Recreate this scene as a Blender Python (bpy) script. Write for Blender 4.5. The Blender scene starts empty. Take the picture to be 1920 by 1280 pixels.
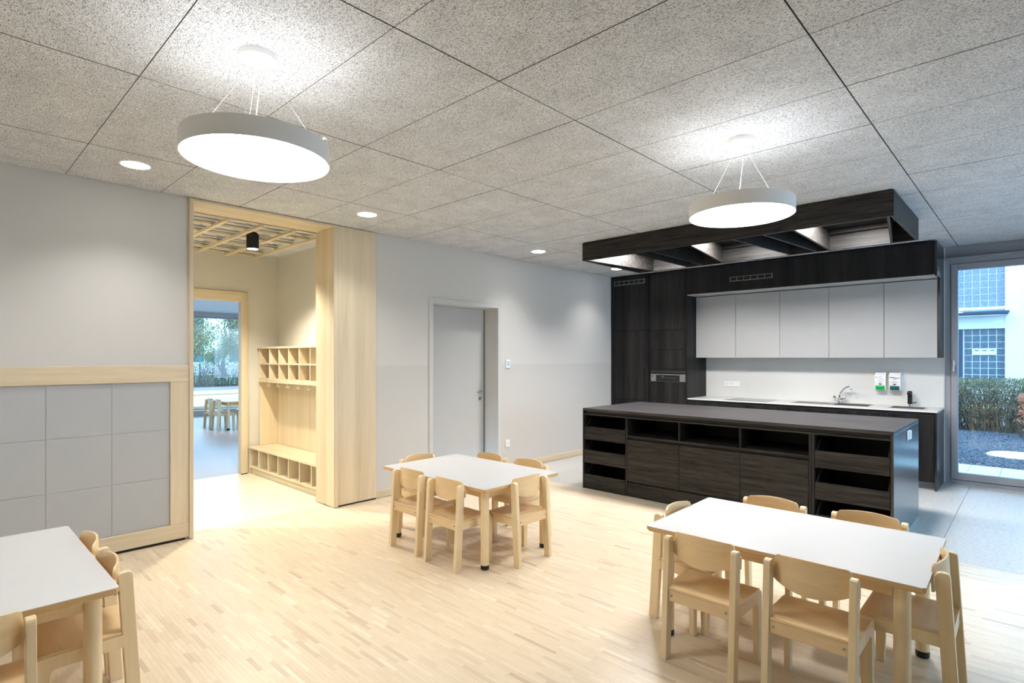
import bpy, bmesh, math, random
import numpy as np
from mathutils import Vector, Matrix
random.seed(7)
rng = np.random.default_rng(7)
S = bpy.context.scene
COL = S.collection
PI = math.pi
H = 2.824

# ---------------------------------------------------------------- camera
cd = bpy.data.cameras.new('camera')
cd.sensor_width = 36.0
cd.lens = 19.483
cd.shift_y = 30 / 1920
cd.clip_start = 0.05
cd.clip_end = 300
cam = bpy.data.objects.new('camera', cd)
cam.location = (0, 0, 1.5)
cam.rotation_euler = (PI / 2, 0, math.radians(43.42))
COL.objects.link(cam)
S.camera = cam

# ---------------------------------------------------------------- sky (overcast, cool) and exposure
W = bpy.data.worlds.new('overcast_sky')
S.world = W
W.use_nodes = True
wn = W.node_tree.nodes
wl = W.node_tree.links
bg = wn['Background']
tc = wn.new('ShaderNodeTexCoord')
sp = wn.new('ShaderNodeSeparateXYZ')
wl.new(tc.outputs['Generated'], sp.inputs[0])
cr = wn.new('ShaderNodeValToRGB')
cr.color_ramp.elements[0].position = 0.0
cr.color_ramp.elements[0].color = (0.44, 0.68, 0.98, 1)
cr.color_ramp.elements[1].position = 0.8
cr.color_ramp.elements[1].color = (0.40, 0.66, 1.0, 1)
wl.new(sp.outputs[2], cr.inputs[0])
wl.new(cr.outputs[0], bg.inputs['Color'])
bg.inputs['Strength'].default_value = 5.4

vs = S.view_settings
vs.view_transform = 'Standard'
vs.look = 'None'
vs.gamma = 1.0
vs.use_curve_mapping = False
vs.exposure = 0.46

LAMP = (1.0, 0.97, 0.94)
WARM = (1.0, 0.91, 0.74)


def area(name, loc, size, power, color=LAMP, rot=(0, 0, 0), shape='DISK', sizey=None, spread=None):
    l = bpy.data.lights.new(name, 'AREA')
    l.shape = shape
    l.size = size
    if sizey:
        l.size_y = sizey
    l.energy = power
    l.color = color
    if spread:
        l.spread = spread
    o = bpy.data.objects.new(name, l)
    o.location = loc
    o.rotation_euler = rot
    COL.objects.link(o)
    return o


def portal(name, loc, rot, sx, sy):
    o = area(name, loc, sx, 1, (1, 1, 1), rot, 'RECTANGLE', sy)
    o.data.cycles.is_portal = True
    return o


portal('portal', (1.1, 8.60, 1.35), (-PI / 2, 0, 0), 3.8, 2.7)
portal('portal', (3.2, 5.65, 1.15), (PI / 2, 0, PI / 2), 3.3, 2.4)
portal('portal', (-15.75, 5.0, 1.3), (PI / 2, 0, -PI / 2), 8.0, 2.6)

# ---------------------------------------------------------------- materials
MATS = {}


def newmat(name):
    m = bpy.data.materials.new(name)
    m.use_nodes = True
    MATS[name] = m
    nt = m.node_tree
    return m, nt, nt.nodes['Principled BSDF']


def lin(c):
    return tuple(((v / 255) / 12.92 if v / 255 <= 0.04045 else ((v / 255 + 0.055) / 1.055) ** 2.4) for v in c) + (1,)


def plain(name, rgb, rough=0.5, metal=0.0, spec=0.5, bump=0.0, bscale=200, emis=None, estr=0):
    m, nt, b = newmat(name)
    b.inputs['Roughness'].default_value = rough
    b.inputs['Metallic'].default_value = metal
    b.inputs['Specular IOR Level'].default_value = spec
    c = lin(rgb)
    n = nt.nodes.new('ShaderNodeTexNoise')
    n.inputs['Scale'].default_value = 6
    t = nt.nodes.new('ShaderNodeTexCoord')
    nt.links.new(t.outputs['Object'], n.inputs['Vector'])
    r = nt.nodes.new('ShaderNodeValToRGB')
    r.color_ramp.elements[0].color = tuple(v * 0.97 for v in c[:3]) + (1,)
    r.color_ramp.elements[1].color = tuple(min(1, v * 1.03) for v in c[:3]) + (1,)
    nt.links.new(n.outputs[0], r.inputs[0])
    nt.links.new(r.outputs[0], b.inputs['Base Color'])
    if bump:
        n2 = nt.nodes.new('ShaderNodeTexNoise')
        n2.inputs['Scale'].default_value = bscale
        nt.links.new(t.outputs['Object'], n2.inputs['Vector'])
        bp = nt.nodes.new('ShaderNodeBump')
        bp.inputs['Strength'].default_value = bump
        bp.inputs['Distance'].default_value = 0.002
        nt.links.new(n2.outputs[0], bp.inputs['Height'])
        nt.links.new(bp.outputs[0], b.inputs['Normal'])
    if emis:
        b.inputs['Emission Color'].default_value = tuple(emis) + (1,)
        b.inputs['Emission Strength'].default_value = estr
    return m


def wood(name, lo, hi, axis='Z', scale=14, rough=0.45, spec=0.4, stretch=14, vary=0.06, contrast=(0.3, 0.7), bump=0.1, planks=0):
    m, nt, b = newmat(name)
    b.inputs['Roughness'].default_value = rough
    b.inputs['Specular IOR Level'].default_value = spec
    L = nt.links
    t = nt.nodes.new('ShaderNodeTexCoord')
    oi = nt.nodes.new('ShaderNodeObjectInfo')
    mp = nt.nodes.new('ShaderNodeMapping')
    sc = [scale] * 3
    sc['XYZ'.index(axis)] = scale / stretch
    mp.inputs['Scale'].default_value = sc
    L.new(t.outputs['Object'], mp.inputs[0])
    cb = nt.nodes.new('ShaderNodeVectorMath')
    cb.operation = 'ADD'
    mu = nt.nodes.new('ShaderNodeMath')
    mu.operation = 'MULTIPLY'
    mu.inputs[1].default_value = 37
    L.new(oi.outputs['Random'], mu.inputs[0])
    L.new(mp.outputs[0], cb.inputs[0])
    L.new(mu.outputs[0], cb.inputs[1])
    n = nt.nodes.new('ShaderNodeTexNoise')
    n.inputs['Scale'].default_value = 1.0
    n.inputs['Detail'].default_value = 6
    n.inputs['Roughness'].default_value = 0.62
    n.inputs['Distortion'].default_value = 0.6
    L.new(cb.outputs[0], n.inputs['Vector'])
    n2 = nt.nodes.new('ShaderNodeTexNoise')
    n2.inputs['Scale'].default_value = 5.0
    n2.inputs['Detail'].default_value = 4
    L.new(cb.outputs[0], n2.inputs['Vector'])
    mx = nt.nodes.new('ShaderNodeMix')
    mx.inputs[0].default_value = 0.35
    L.new(n.outputs[0], mx.inputs[2])
    L.new(n2.outputs[0], mx.inputs[3])
    src = mx.outputs[0]
    if planks:
        # broad boards of a slightly different tone within the veneer
        mp2 = nt.nodes.new('ShaderNodeMapping')
        s2 = [planks] * 3
        s2['XYZ'.index(axis)] = 0.15
        mp2.inputs['Scale'].default_value = s2
        L.new(t.outputs['Object'], mp2.inputs[0])
        v = nt.nodes.new('ShaderNodeTexNoise')
        v.inputs['Scale'].default_value = 1
        v.inputs['Detail'].default_value = 1
        L.new(mp2.outputs[0], v.inputs['Vector'])
        mx2 = nt.nodes.new('ShaderNodeMix')
        mx2.inputs[0].default_value = 0.4
        L.new(src, mx2.inputs[2])
        L.new(v.outputs[0], mx2.inputs[3])
        src = mx2.outputs[0]
    r = nt.nodes.new('ShaderNodeValToRGB')
    r.color_ramp.elements[0].position = contrast[0]
    r.color_ramp.elements[1].position = contrast[1]
    r.color_ramp.elements[0].color = lin(lo)
    r.color_ramp.elements[1].color = lin(hi)
    L.new(src, r.inputs[0])
    hs = nt.nodes.new('ShaderNodeHueSaturation')
    mr = nt.nodes.new('ShaderNodeMapRange')
    mr.inputs[3].default_value = 1 - vary
    mr.inputs[4].default_value = 1 + vary
    L.new(oi.outputs['Random'], mr.inputs[0])
    L.new(mr.outputs[0], hs.inputs['Value'])
    L.new(r.outputs[0], hs.inputs['Color'])
    L.new(hs.outputs[0], b.inputs['Base Color'])
    if bump:
        bp = nt.nodes.new('ShaderNodeBump')
        bp.inputs['Strength'].default_value = bump
        bp.inputs['Distance'].default_value = 0.001
        L.new(src, bp.inputs['Height'])
        L.new(bp.outputs[0], b.inputs['Normal'])
    return m


beech = wood('beech', (234, 207, 160), (247, 228, 190), 'Z', 16, 0.38, 0.45, 10)
beech_x = wood('beech_across', (224, 192, 142), (240, 212, 166), 'X', 16, 0.33, 0.5, 10)
plyedge = wood('ply_edge', (176, 130, 74), (232, 198, 142), 'X', 260, 0.5, 0.4, 260, contrast=(0.35, 0.65))
ash_z = wood('pale_ash_upright', (196, 178, 146), (232, 218, 190), 'Z', 9, 0.42, 0.4, 16, vary=0.03, contrast=(0.28, 0.72), planks=7)
ash_y = wood('pale_ash_level', (196, 178, 146), (232, 218, 190), 'Y', 9, 0.42, 0.4, 16, vary=0.03, contrast=(0.28, 0.72))
ash_x = wood('pale_ash_deep', (196, 178, 146), (232, 218, 190), 'X', 9, 0.42, 0.4, 16, vary=0.03, contrast=(0.28, 0.72))
dark_z = wood('smoked_oak_upright', (10, 9, 10), (50, 47, 46), 'Z', 34, 0.45, 0.25, 22, vary=0.05, contrast=(0.40, 0.66), bump=0.25, planks=6)
dark_x = wood('smoked_oak_level', (20, 19, 19), (66, 63, 60), 'X', 30, 0.45, 0.25, 18, vary=0.06, contrast=(0.38, 0.66), bump=0.25)
dark_end = wood('smoked_oak_end', (10, 9, 10), (52, 50, 50), 'Z', 34, 0.24, 0.95, 22, vary=0.03, contrast=(0.40, 0.66), bump=0.12)
dark_top = wood('smoked_oak_top', (34, 31, 32), (82, 78, 80), 'X', 26, 0.42, 0.4, 16, vary=0.0, contrast=(0.36, 0.68), bump=0.15)
dark_in = plain('smoked_oak_inside', (26, 25, 27), 0.6)
black = plain('black_matt', (10, 10, 11), 0.6)
rubber = plain('black_rubber', (16, 16, 17), 0.5)
white_lam = plain('white_laminate', (211, 212, 212), 0.35, spec=0.4)
white_pl = plain('white_plastic', (240, 240, 240), 0.35)
white_met = plain('white_enamel', (246, 246, 244), 0.4)
felt = plain('pale_felt', (226, 222, 214), 0.9)
grey_front = plain('grey_lacquer', (182, 182, 181), 0.5, spec=0.3)
grey_soffit = plain('grey_edge', (120, 124, 128), 0.5)
grey_kick = plain('grey_kick', (120, 126, 134), 0.4)
splash = plain('splashback_lacquer', (219, 219, 216), 0.4)
counter = plain('pale_counter', (228, 227, 224), 0.35)
frame_grey = plain('window_frame_grey', (158, 160, 166), 0.45)
door_grey = plain('door_grey', (192, 192, 190), 0.5)
door_case = plain('door_case_grey', (206, 206, 203), 0.45)
steel = plain('brushed_steel', (178, 174, 168), 0.28, metal=1.0)
steel_d = plain('steel_panel', (150, 150, 148), 0.35, metal=0.8)
chrome = plain('chrome', (225, 225, 228), 0.07, metal=1.0)
hobglass = plain('hob_glass', (40, 42, 42), 0.06, spec=0.6)
wall_beige = plain('beige_paint', (206, 202, 192), 0.7, bump=0.05)
wall_white = plain('white_paint', (226, 226, 226), 0.7, bump=0.05)
cloak_floor = plain('cream_linoleum', (224, 220, 200), 0.3, spec=0.4)
far_floor = plain('pale_blue_linoleum', (184, 180, 180), 0.35, spec=0.4)
green_l = plain('bright_green_plastic', (0, 168, 72), 0.35)
green_d = plain('dark_green_plastic', (0, 84, 74), 0.35)
plate_grey = plain('grey_stud_plate', (192, 194, 196), 0.45)
teal = plain('green_fence_paint', (0, 112, 112), 0.5)
ext_white = plain('exterior_render', (226, 228, 226), 0.8)
ext_dark = plain('exterior_dark_metal', (38, 58, 82), 0.5)
paving = plain('pale_paving', (186, 188, 188), 0.8, bump=0.2)
terrace_m = plain('terrace_concrete', (196, 198, 198), 0.8, bump=0.2)
soil = plain('soil', (112, 104, 96), 0.9, bump=0.5, bscale=30)
grass_m = plain('grass', (92, 132, 84), 0.9, bump=0.5, bscale=60)
bark = plain('bark', (82, 74, 66), 0.9)
twig = plain('hedge_twigs', (84, 70, 58), 0.9)
leaf_g = plain('green_leaves', (122, 118, 70), 0.7)
leaf_d = plain('dull_green_leaves', (98, 92, 58), 0.7)
leaf_b = plain('brown_leaves', (74, 60, 56), 0.8)
log_m = plain('pale_log', (214, 188, 142), 0.8)
screen_b = plain('pale_blue_screen', (170, 205, 232), 0.3)
lamp_on = plain('lamp_diffuser', (255, 255, 255), 0.5, emis=(1.0, 0.98, 0.955), estr=19.5)
down_on = plain('downlight_lens', (255, 255, 255), 0.5, emis=(1.0, 0.97, 0.9), estr=14)
up_on = plain('lamp_top_diffuser', (255, 255, 255), 0.5, emis=(1.0, 0.98, 0.95), estr=3.3)


def glass_mat():
    m, nt, b = newmat('clear_glass')
    nt.nodes.remove(b)
    tr = nt.nodes.new('ShaderNodeBsdfTransparent')
    tr.inputs[0].default_value = (0.93, 0.97, 0.97, 1)
    gl = nt.nodes.new('ShaderNodeBsdfGlossy')
    gl.inputs['Roughness'].default_value = 0.0
    fr = nt.nodes.new('ShaderNodeFresnel')
    fr.inputs['IOR'].default_value = 1.45
    mx = nt.nodes.new('ShaderNodeMixShader')
    nt.links.new(fr.outputs[0], mx.inputs[0])
    nt.links.new(tr.outputs[0], mx.inputs[1])
    nt.links.new(gl.outputs[0], mx.inputs[2])
    nt.links.new(mx.outputs[0], nt.nodes['Material Output'].inputs[0])
    return m


glass = glass_mat()


def paint_wall():
    m, nt, b = newmat('grey_wall_paint')
    b.inputs['Roughness'].default_value = 0.65
    b.inputs['Specular IOR Level'].default_value = 0.3
    g = nt.nodes.new('ShaderNodeNewGeometry')
    s = nt.nodes.new('ShaderNodeSeparateXYZ')
    nt.links.new(g.outputs['Position'], s.inputs[0])
    r = nt.nodes.new('ShaderNodeMath')
    r.operation = 'GREATER_THAN'
    r.inputs[1].default_value = 1.41
    nt.links.new(s.outputs[2], r.inputs[0])
    mx = nt.nodes.new('ShaderNodeMix')
    mx.data_type = 'RGBA'
    mx.inputs[6].default_value = lin((205, 203, 199))
    mx.inputs[7].default_value = lin((212, 210, 206))
    nt.links.new(r.outputs[0], mx.inputs[0])
    nt.links.new(mx.outputs[2], b.inputs['Base Color'])
    n2 = nt.nodes.new('ShaderNodeTexNoise')
    n2.inputs['Scale'].default_value = 180
    nt.links.new(g.outputs['Position'], n2.inputs['Vector'])
    bp = nt.nodes.new('ShaderNodeBump')
    bp.inputs['Strength'].default_value = 0.06
    bp.inputs['Distance'].default_value = 0.002
    nt.links.new(n2.outputs[0], bp.inputs['Height'])
    nt.links.new(bp.outputs[0], b.inputs['Normal'])
    return m


wall_paint = paint_wall()


def woodwool():
    m, nt, b = newmat('wood_wool')
    b.inputs['Roughness'].default_value = 0.9
    b.inputs['Specular IOR Level'].default_value = 0.1
    L = nt.links
    g = nt.nodes.new('ShaderNodeNewGeometry')
    outs = []
    for (ang, sx, sy, seed) in ((0.5, 120, 420, 0), (-0.6, 120, 420, 5), (1.5, 120, 420, 9)):
        mp = nt.nodes.new('ShaderNodeMapping')
        mp.inputs['Rotation'].default_value = (0, 0, ang)
        mp.inputs['Location'].default_value = (seed, seed, 0)
        mp.inputs['Scale'].default_value = (sx, sy, 60)
        L.new(g.outputs['Position'], mp.inputs[0])
        n = nt.nodes.new('ShaderNodeTexNoise')
        n.inputs['Scale'].default_value = 1.0
        n.inputs['Detail'].default_value = 2
        n.inputs['Distortion'].default_value = 0.8
        L.new(mp.outputs[0], n.inputs['Vector'])
        outs.append(n.outputs[0])
    a = nt.nodes.new('ShaderNodeMath')
    a.operation = 'MAXIMUM'
    L.new(outs[0], a.inputs[0])
    L.new(outs[1], a.inputs[1])
    a2 = nt.nodes.new('ShaderNodeMath')
    a2.operation = 'MAXIMUM'
    L.new(a.outputs[0], a2.inputs[0])
    L.new(outs[2], a2.inputs[1])
    r = nt.nodes.new('ShaderNodeValToRGB')
    e = r.color_ramp.elements
    e[0].position = 0.463
    e[0].color = lin((70, 69, 67))
    e[1].position = 0.588
    e[1].color = lin((233, 236, 240))
    L.new(a2.outputs[0], r.inputs[0])
    # broad unevenness of the boards
    n3 = nt.nodes.new('ShaderNodeTexNoise')
    n3.inputs['Scale'].default_value = 5
    n3.inputs['Detail'].default_value = 3
    L.new(g.outputs['Position'], n3.inputs['Vector'])
    mr = nt.nodes.new('ShaderNodeMapRange')
    mr.inputs[1].default_value = 0.3
    mr.inputs[2].default_value = 0.7
    mr.inputs[3].default_value = 0.88
    mr.inputs[4].default_value = 1.04
    L.new(n3.outputs[0], mr.inputs[0])
    hs = nt.nodes.new('ShaderNodeHueSaturation')
    L.new(mr.outputs[0], hs.inputs['Value'])
    L.new(r.outputs[0], hs.inputs['Color'])
    L.new(hs.outputs[0], b.inputs['Base Color'])
    bp = nt.nodes.new('ShaderNodeBump')
    bp.inputs['Strength'].default_value = 0.6
    bp.inputs['Distance'].default_value = 0.003
    L.new(a2.outputs[0], bp.inputs['Height'])
    L.new(bp.outputs[0], b.inputs['Normal'])
    return m


wool = woodwool()
joint_shadow = plain('panel_joint_shadow', (104, 102, 99), 0.95)  # shadow lines of the joints, painted into the panel sides and chamfers


def parquet_mat():
    m, nt, b = newmat('parquet_strips')
    L = nt.links
    b.inputs['Roughness'].default_value = 0.3
    b.inputs['Specular IOR Level'].default_value = 0.4
    at = nt.nodes.new('ShaderNodeAttribute')
    at.attribute_name = 'tone'
    r = nt.nodes.new('ShaderNodeValToRGB')
    e = r.color_ramp.elements
    e[0].position = 0.0
    e[0].color = lin((196, 174, 148))
    e[1].position = 1.0
    e[1].color = lin((240, 227, 203))
    x = r.color_ramp.elements.new(0.12)
    x.color = lin((215, 196, 170))
    x = r.color_ramp.elements.new(0.4)
    x.color = lin((227, 209, 180))
    x = r.color_ramp.elements.new(0.8)
    x.color = lin((233, 216, 189))
    L.new(at.outputs['Fac'], r.inputs[0])
    g = nt.nodes.new('ShaderNodeNewGeometry')
    mp = nt.nodes.new('ShaderNodeMapping')
    mp.inputs['Scale'].default_value = (10, 160, 1)
    L.new(g.outputs['Position'], mp.inputs[0])
    n = nt.nodes.new('ShaderNodeTexNoise')
    n.inputs['Scale'].default_value = 1
    n.inputs['Detail'].default_value = 3
    L.new(mp.outputs[0], n.inputs['Vector'])
    mr = nt.nodes.new('ShaderNodeMapRange')
    mr.inputs[1].default_value = 0.3
    mr.inputs[2].default_value = 0.7
    mr.inputs[3].default_value = 0.93
    mr.inputs[4].default_value = 1.04
    L.new(n.outputs[0], mr.inputs[0])
    hs = nt.nodes.new('ShaderNodeHueSaturation')
    L.new(mr.outputs[0], hs.inputs['Value'])
    L.new(r.outputs[0], hs.inputs['Color'])
    L.new(hs.outputs[0], b.inputs['Base Color'])
    return m


parq = parquet_mat()


def speckle(name, base, lo, hi, sx, sy, p0, p1, rough, bump=0.0):
    m, nt, b = newmat(name)
    L = nt.links
    b.inputs['Roughness'].default_value = rough
    b.inputs['Specular IOR Level'].default_value = 0.4
    g = nt.nodes.new('ShaderNodeNewGeometry')
    mp = nt.nodes.new('ShaderNodeMapping')
    mp.inputs['Scale'].default_value = (sx, sy, sx)
    L.new(g.outputs['Position'], mp.inputs[0])
    n = nt.nodes.new('ShaderNodeTexNoise')
    n.inputs['Scale'].default_value = 1
    n.inputs['Detail'].default_value = 5
    n.inputs['Roughness'].default_value = 0.7
    L.new(mp.outputs[0], n.inputs['Vector'])
    r = nt.nodes.new('ShaderNodeValToRGB')
    e = r.color_ramp.elements
    e[0].position = p0
    e[0].color = lin(lo)
    e[1].position = p1
    e[1].color = lin(hi)
    x = e.new((p0 + p1) / 2)
    x.color = lin(base)
    L.new(n.outputs[0], r.inputs[0])
    L.new(r.outputs[0], b.inputs['Base Color'])
    if bump:
        bp = nt.nodes.new('ShaderNodeBump')
        bp.inputs['Strength'].default_value = bump
        bp.inputs['Distance'].default_value = 0.02
        L.new(n.outputs[0], bp.inputs['Height'])
        L.new(bp.outputs[0], b.inputs['Normal'])
    return m


lino = speckle('grey_marbled_linoleum', (196, 194, 190), (150, 150, 150), (212, 210, 206), 30, 55, 0.28, 0.62, 0.42)
gravel = speckle('slate_gravel', (78, 82, 96), (26, 30, 44), (158, 160, 168), 60, 60, 0.35, 0.68, 0.7, 1.0)
blockglass = speckle('glass_block', (112, 122, 146), (74, 88, 116), (160, 166, 182), 22, 22, 0.3, 0.7, 0.15)
blockglass_d = speckle('dark_glass_block', (86, 102, 116), (52, 68, 84), (130, 146, 158), 22, 22, 0.3, 0.75, 0.15)


# ---------------------------------------------------------------- mesh helpers
class MB:
    def __init__(s):
        s.v = []
        s.f = []

    def add(s, vs, fs):
        o = len(s.v)
        s.v += [tuple(p) for p in vs]
        s.f += [tuple(i + o for i in f) for f in fs]
        return s

    def box(s, x0, x1, y0, y1, z0, z1, b=0.0):
        if x0 > x1: x0, x1 = x1, x0
        if y0 > y1: y0, y1 = y1, y0
        if z0 > z1: z0, z1 = z1, z0
        b = min(b, (x1 - x0) * 0.45, (y1 - y0) * 0.45, (z1 - z0) * 0.45)
        if b <= 0:
            v = [(x, y, z) for z in (z0, z1) for y in (y0, y1) for x in (x0, x1)]
            return s.add(v, [(0, 2, 3, 1), (4, 5, 7, 6), (0, 1, 5, 4), (2, 6, 7, 3), (0, 4, 6, 2), (1, 3, 7, 5)])
        # chamfered box: 24 verts
        v = []
        idx = {}
        for i, (sx, X) in enumerate(((0, x0), (1, x1))):
            for j, (sy, Y) in enumerate(((0, y0), (1, y1))):
                for k, (sz, Z) in enumerate(((0, z0), (1, z1))):
                    dx = b if sx == 0 else -b
                    dy = b if sy == 0 else -b
                    dz = b if sz == 0 else -b
                    for a, p in enumerate(((X, Y + dy, Z + dz), (X + dx, Y, Z + dz), (X + dx, Y + dy, Z))):
                        idx[(i, j, k, a)] = len(v)
                        v.append(p)
        f = []
        I = idx
        for i in (0, 1):
            q = [I[(i, 0, 0, 0)], I[(i, 1, 0, 0)], I[(i, 1, 1, 0)], I[(i, 0, 1, 0)]]
            f.append(q if i == 1 else q[::-1])
            q = [I[(0, i, 0, 1)], I[(0, i, 1, 1)], I[(1, i, 1, 1)], I[(1, i, 0, 1)]]
            f.append(q if i == 1 else q[::-1])
            q = [I[(0, 0, i, 2)], I[(1, 0, i, 2)], I[(1, 1, i, 2)], I[(0, 1, i, 2)]]
            f.append(q if i == 1 else q[::-1])
        c = Vector(((x0 + x1) / 2, (y0 + y1) / 2, (z0 + z1) / 2))

        def orient(q):
            a, b_, c_ = (Vector(v[q[0]]), Vector(v[q[1]]), Vector(v[q[2]]))
            n = (b_ - a).cross(c_ - a)
            m = sum((Vector(v[t]) for t in q), Vector()) / len(q)
            return q if n.dot(m - c) > 0 else q[::-1]
        for i in (0, 1):
            for j in (0, 1):
                f.append(orient([I[(i, j, 0, 0)], I[(i, j, 1, 0)], I[(i, j, 1, 1)], I[(i, j, 0, 1)]]))
                f.append(orient([I[(i, 0, j, 0)], I[(i, 1, j, 0)], I[(i, 1, j, 2)], I[(i, 0, j, 2)]]))
                f.append(orient([I[(0, i, j, 1)], I[(1, i, j, 1)], I[(1, i, j, 2)], I[(0, i, j, 2)]]))
                for k in (0, 1):
                    f.append(orient([I[(i, j, k, 0)], I[(i, j, k, 1)], I[(i, j, k, 2)]]))
        return s.add(v, f)

    def prism(s, pts, axis, a0, a1):
        """extrude a 2D outline along an axis. axis 'x': pts are (y,z); 'y': (x,z); 'z': (x,y)"""
        n = len(pts)

        def P(p, a):
            return (a, p[0], p[1]) if axis == 'x' else (p[0], a, p[1]) if axis == 'y' else (p[0], p[1], a)
        v = [P(p, a0) for p in pts] + [P(p, a1) for p in pts]
        f = [tuple(range(n))[::-1], tuple(range(n, 2 * n))]
        f += [(i, (i + 1) % n, n + (i + 1) % n, n + i) for i in range(n)]
        return s.add(v, f)

    def lathe(s, prof, c=(0, 0, 0), n=32, caps=True, axis='z'):
        v = []
        for (r, z) in prof:
            for k in range(n):
                a = 2 * PI * k / n
                p = (r * math.cos(a), r * math.sin(a), z)
                if axis == 'y':
                    p = (p[0], p[2], p[1])
                elif axis == 'x':
                    p = (p[2], p[0], p[1])
                v.append((c[0] + p[0], c[1] + p[1], c[2] + p[2]))
        f = []
        for i in range(len(prof) - 1):
            for k in range(n):
                k2 = (k + 1) % n
                f.append((i * n + k, i * n + k2, (i + 1) * n + k2, (i + 1) * n + k))
        if caps:
            f.append(tuple(range(n))[::-1])
            f.append(tuple(range((len(prof) - 1) * n, len(prof) * n)))
        return s.add(v, f)

    def tube(s, pts, rad, n=8):
        pts = [Vector(p) for p in pts]
        if not hasattr(rad, '__len__'):
            rad = [rad] * len(pts)
        v = []
        up = Vector((0, 0, 1))
        for i, p in enumerate(pts):
            d = (pts[min(i + 1, len(pts) - 1)] - pts[max(i - 1, 0)]).normalized()
            a = d.cross(up if abs(d.z) < 0.95 else Vector((1, 0, 0))).normalized()
            b = d.cross(a)
            for k in range(n):
                t = 2 * PI * k / n
                v.append(p + (a * math.cos(t) + b * math.sin(t)) * rad[i])
        f = []
        for i in range(len(pts) - 1):
            for k in range(n):
                k2 = (k + 1) % n
                f.append((i * n + k, i * n + k2, (i + 1) * n + k2, (i + 1) * n + k))
        f.append(tuple(range(n))[::-1])
        f.append(tuple(range((len(pts) - 1) * n, len(pts) * n)))
        return s.add(v, f)

    def mesh(s, name, mat, smooth=False):
        me = bpy.data.meshes.new(name)
        me.from_pydata(s.v, [], s.f)
        bm = bmesh.new()
        bm.from_mesh(me)
        bmesh.ops.recalc_face_normals(bm, faces=bm.faces)
        bm.to_mesh(me)
        bm.free()
        me.materials.append(mat)
        if smooth:
            me.polygons.foreach_set('use_smooth', [True] * len(me.polygons))
            try:
                me.set_sharp_from_angle(angle=math.radians(smooth if smooth > 1 else 40))
            except Exception:
                pass
        return me

    def build(s, name, mat, parent=None, smooth=False):
        return link(name, s.mesh(name, mat, smooth), parent)


def link(name, me, parent=None, loc=None):
    o = bpy.data.objects.new(name, me)
    COL.objects.link(o)
    if parent:
        o.parent = parent
    if loc:
        o.location = loc
    return o


def tag(o, label=None, cat=None, group=None, kind=None):
    if label: o['label'] = label
    if cat: o['category'] = cat
    if group: o['group'] = group
    if kind: o['kind'] = kind
    return o


def thing(name, label, cat, loc=(0, 0, 0), rz=0, group=None):
    o = bpy.data.objects.new(name, None)
    o.empty_display_size = 0.1
    COL.objects.link(o)
    o.location = loc
    o.rotation_euler = (0, 0, rz)
    return tag(o, label, cat, group)


def struct(o, label=None):
    return tag(o, label, kind='structure')


def copy_tree(o, parent=None):
    c = o.copy()
    COL.objects.link(c)
    if parent:
        c.parent = parent
    for ch in list(KIDS.get(o.name, [])):
        copy_tree(ch, c)
    return c


KIDS = {}


def register(root):
    """remember the children of a prototype so that copies can be made without searching"""
    KIDS[root.name] = [c for c in bpy.data.objects if c.parent == root]
    for c in KIDS[root.name]:
        register(c)


def B(x0, x1, y0, y1, z0, z1, b=0.0):
    return MB().box(x0, x1, y0, y1, z0, z1, b)


# ================================================================ STRUCTURE
# floors ---------------------------------------------------------
fl = struct(B(-5.24, 3.1, -3.2, 8.60, -0.12, -0.012).build('floor', plain('floor_screed', (196, 172, 142), 0.8)),
            'pale strip parquet floor of the dining area with a grey linoleum kitchen zone')


def parquet():
    x0, x1, y0, y1 = -5.235, 3.05, -3.1, 5.205
    w = 0.0223
    V, F, T = [], [], []
    k = 0
    y = y0
    while y < y1 - 0.002:
        ye = min(y + w, y1)
        x = x0 - rng.uniform(0, 0.2)
        while x < x1:
            ln = rng.choice([0.14, 0.16, 0.18, 0.2, 0.25]) * rng.uniform(0.85, 1.15)
            xe = min(x + ln, x1)
            xs = max(x, x0)
            if xe - xs > 0.01:
                z = rng.uniform(-0.00012, 0.0)
                g = 0.0002
                a, b_, c, d = xs + g, xe - g, y + g, ye - g
                V += [(a, c, z), (b_, c, z), (b_, d, z), (a, d, z), (a, c, -0.011), (b_, c, -0.011), (b_, d, -0.011), (a, d, -0.011)]
                F += [(k, k + 1, k + 2, k + 3), (k, k + 4, k + 5, k + 1), (k + 1, k + 5, k + 6, k + 2), (k + 2, k + 6, k + 7, k + 3), (k + 3, k + 7, k + 4, k)]
                t = float(np.clip(rng.normal(0.6, 0.17), 0, 1))
                if rng.random() < 0.05:
                    t = rng.uniform(0.05, 0.25)
                T += [t] * 5
                k += 8
            x += ln
        y += w
    me = bpy.data.meshes.new('parquet_strips')
    me.from_pydata(V, [], F)
    at = me.attributes.new('tone', 'FLOAT', 'FACE')
    at.data.foreach_set('value', T)
    me.materials.append(parq)
    return me


tag(link('parquet_strips', parquet(), fl), 'narrow pale beech parquet strips laid end to end', kind='stuff')
# kitchen linoleum in sheets with fine seams
for (a, b_) in ((-5.10, -3.96), (-3.957, -2.26), (-2.257, -0.562), (-0.559, 1.14), (1.143, 3.05)):
    for (c, d) in ((5.208, 6.435), (6.438, 8.47)):
        B(a, b_, c, d, -0.011, 0.0, 0.001).build('linoleum_sheet', lino, fl)
# cloakroom and far room floors
struct(B(-7.50, -5.242, -0.6, 3.30, -0.12, 0.0).build('floor', cloak_floor), 'cream linoleum floor of the cloakroom')
struct(B(-15.60, -7.50, -0.6, 9.2, -0.12, 0.0).build('floor', far_floor), 'pale blue-grey linoleum floor of the room beyond')

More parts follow.
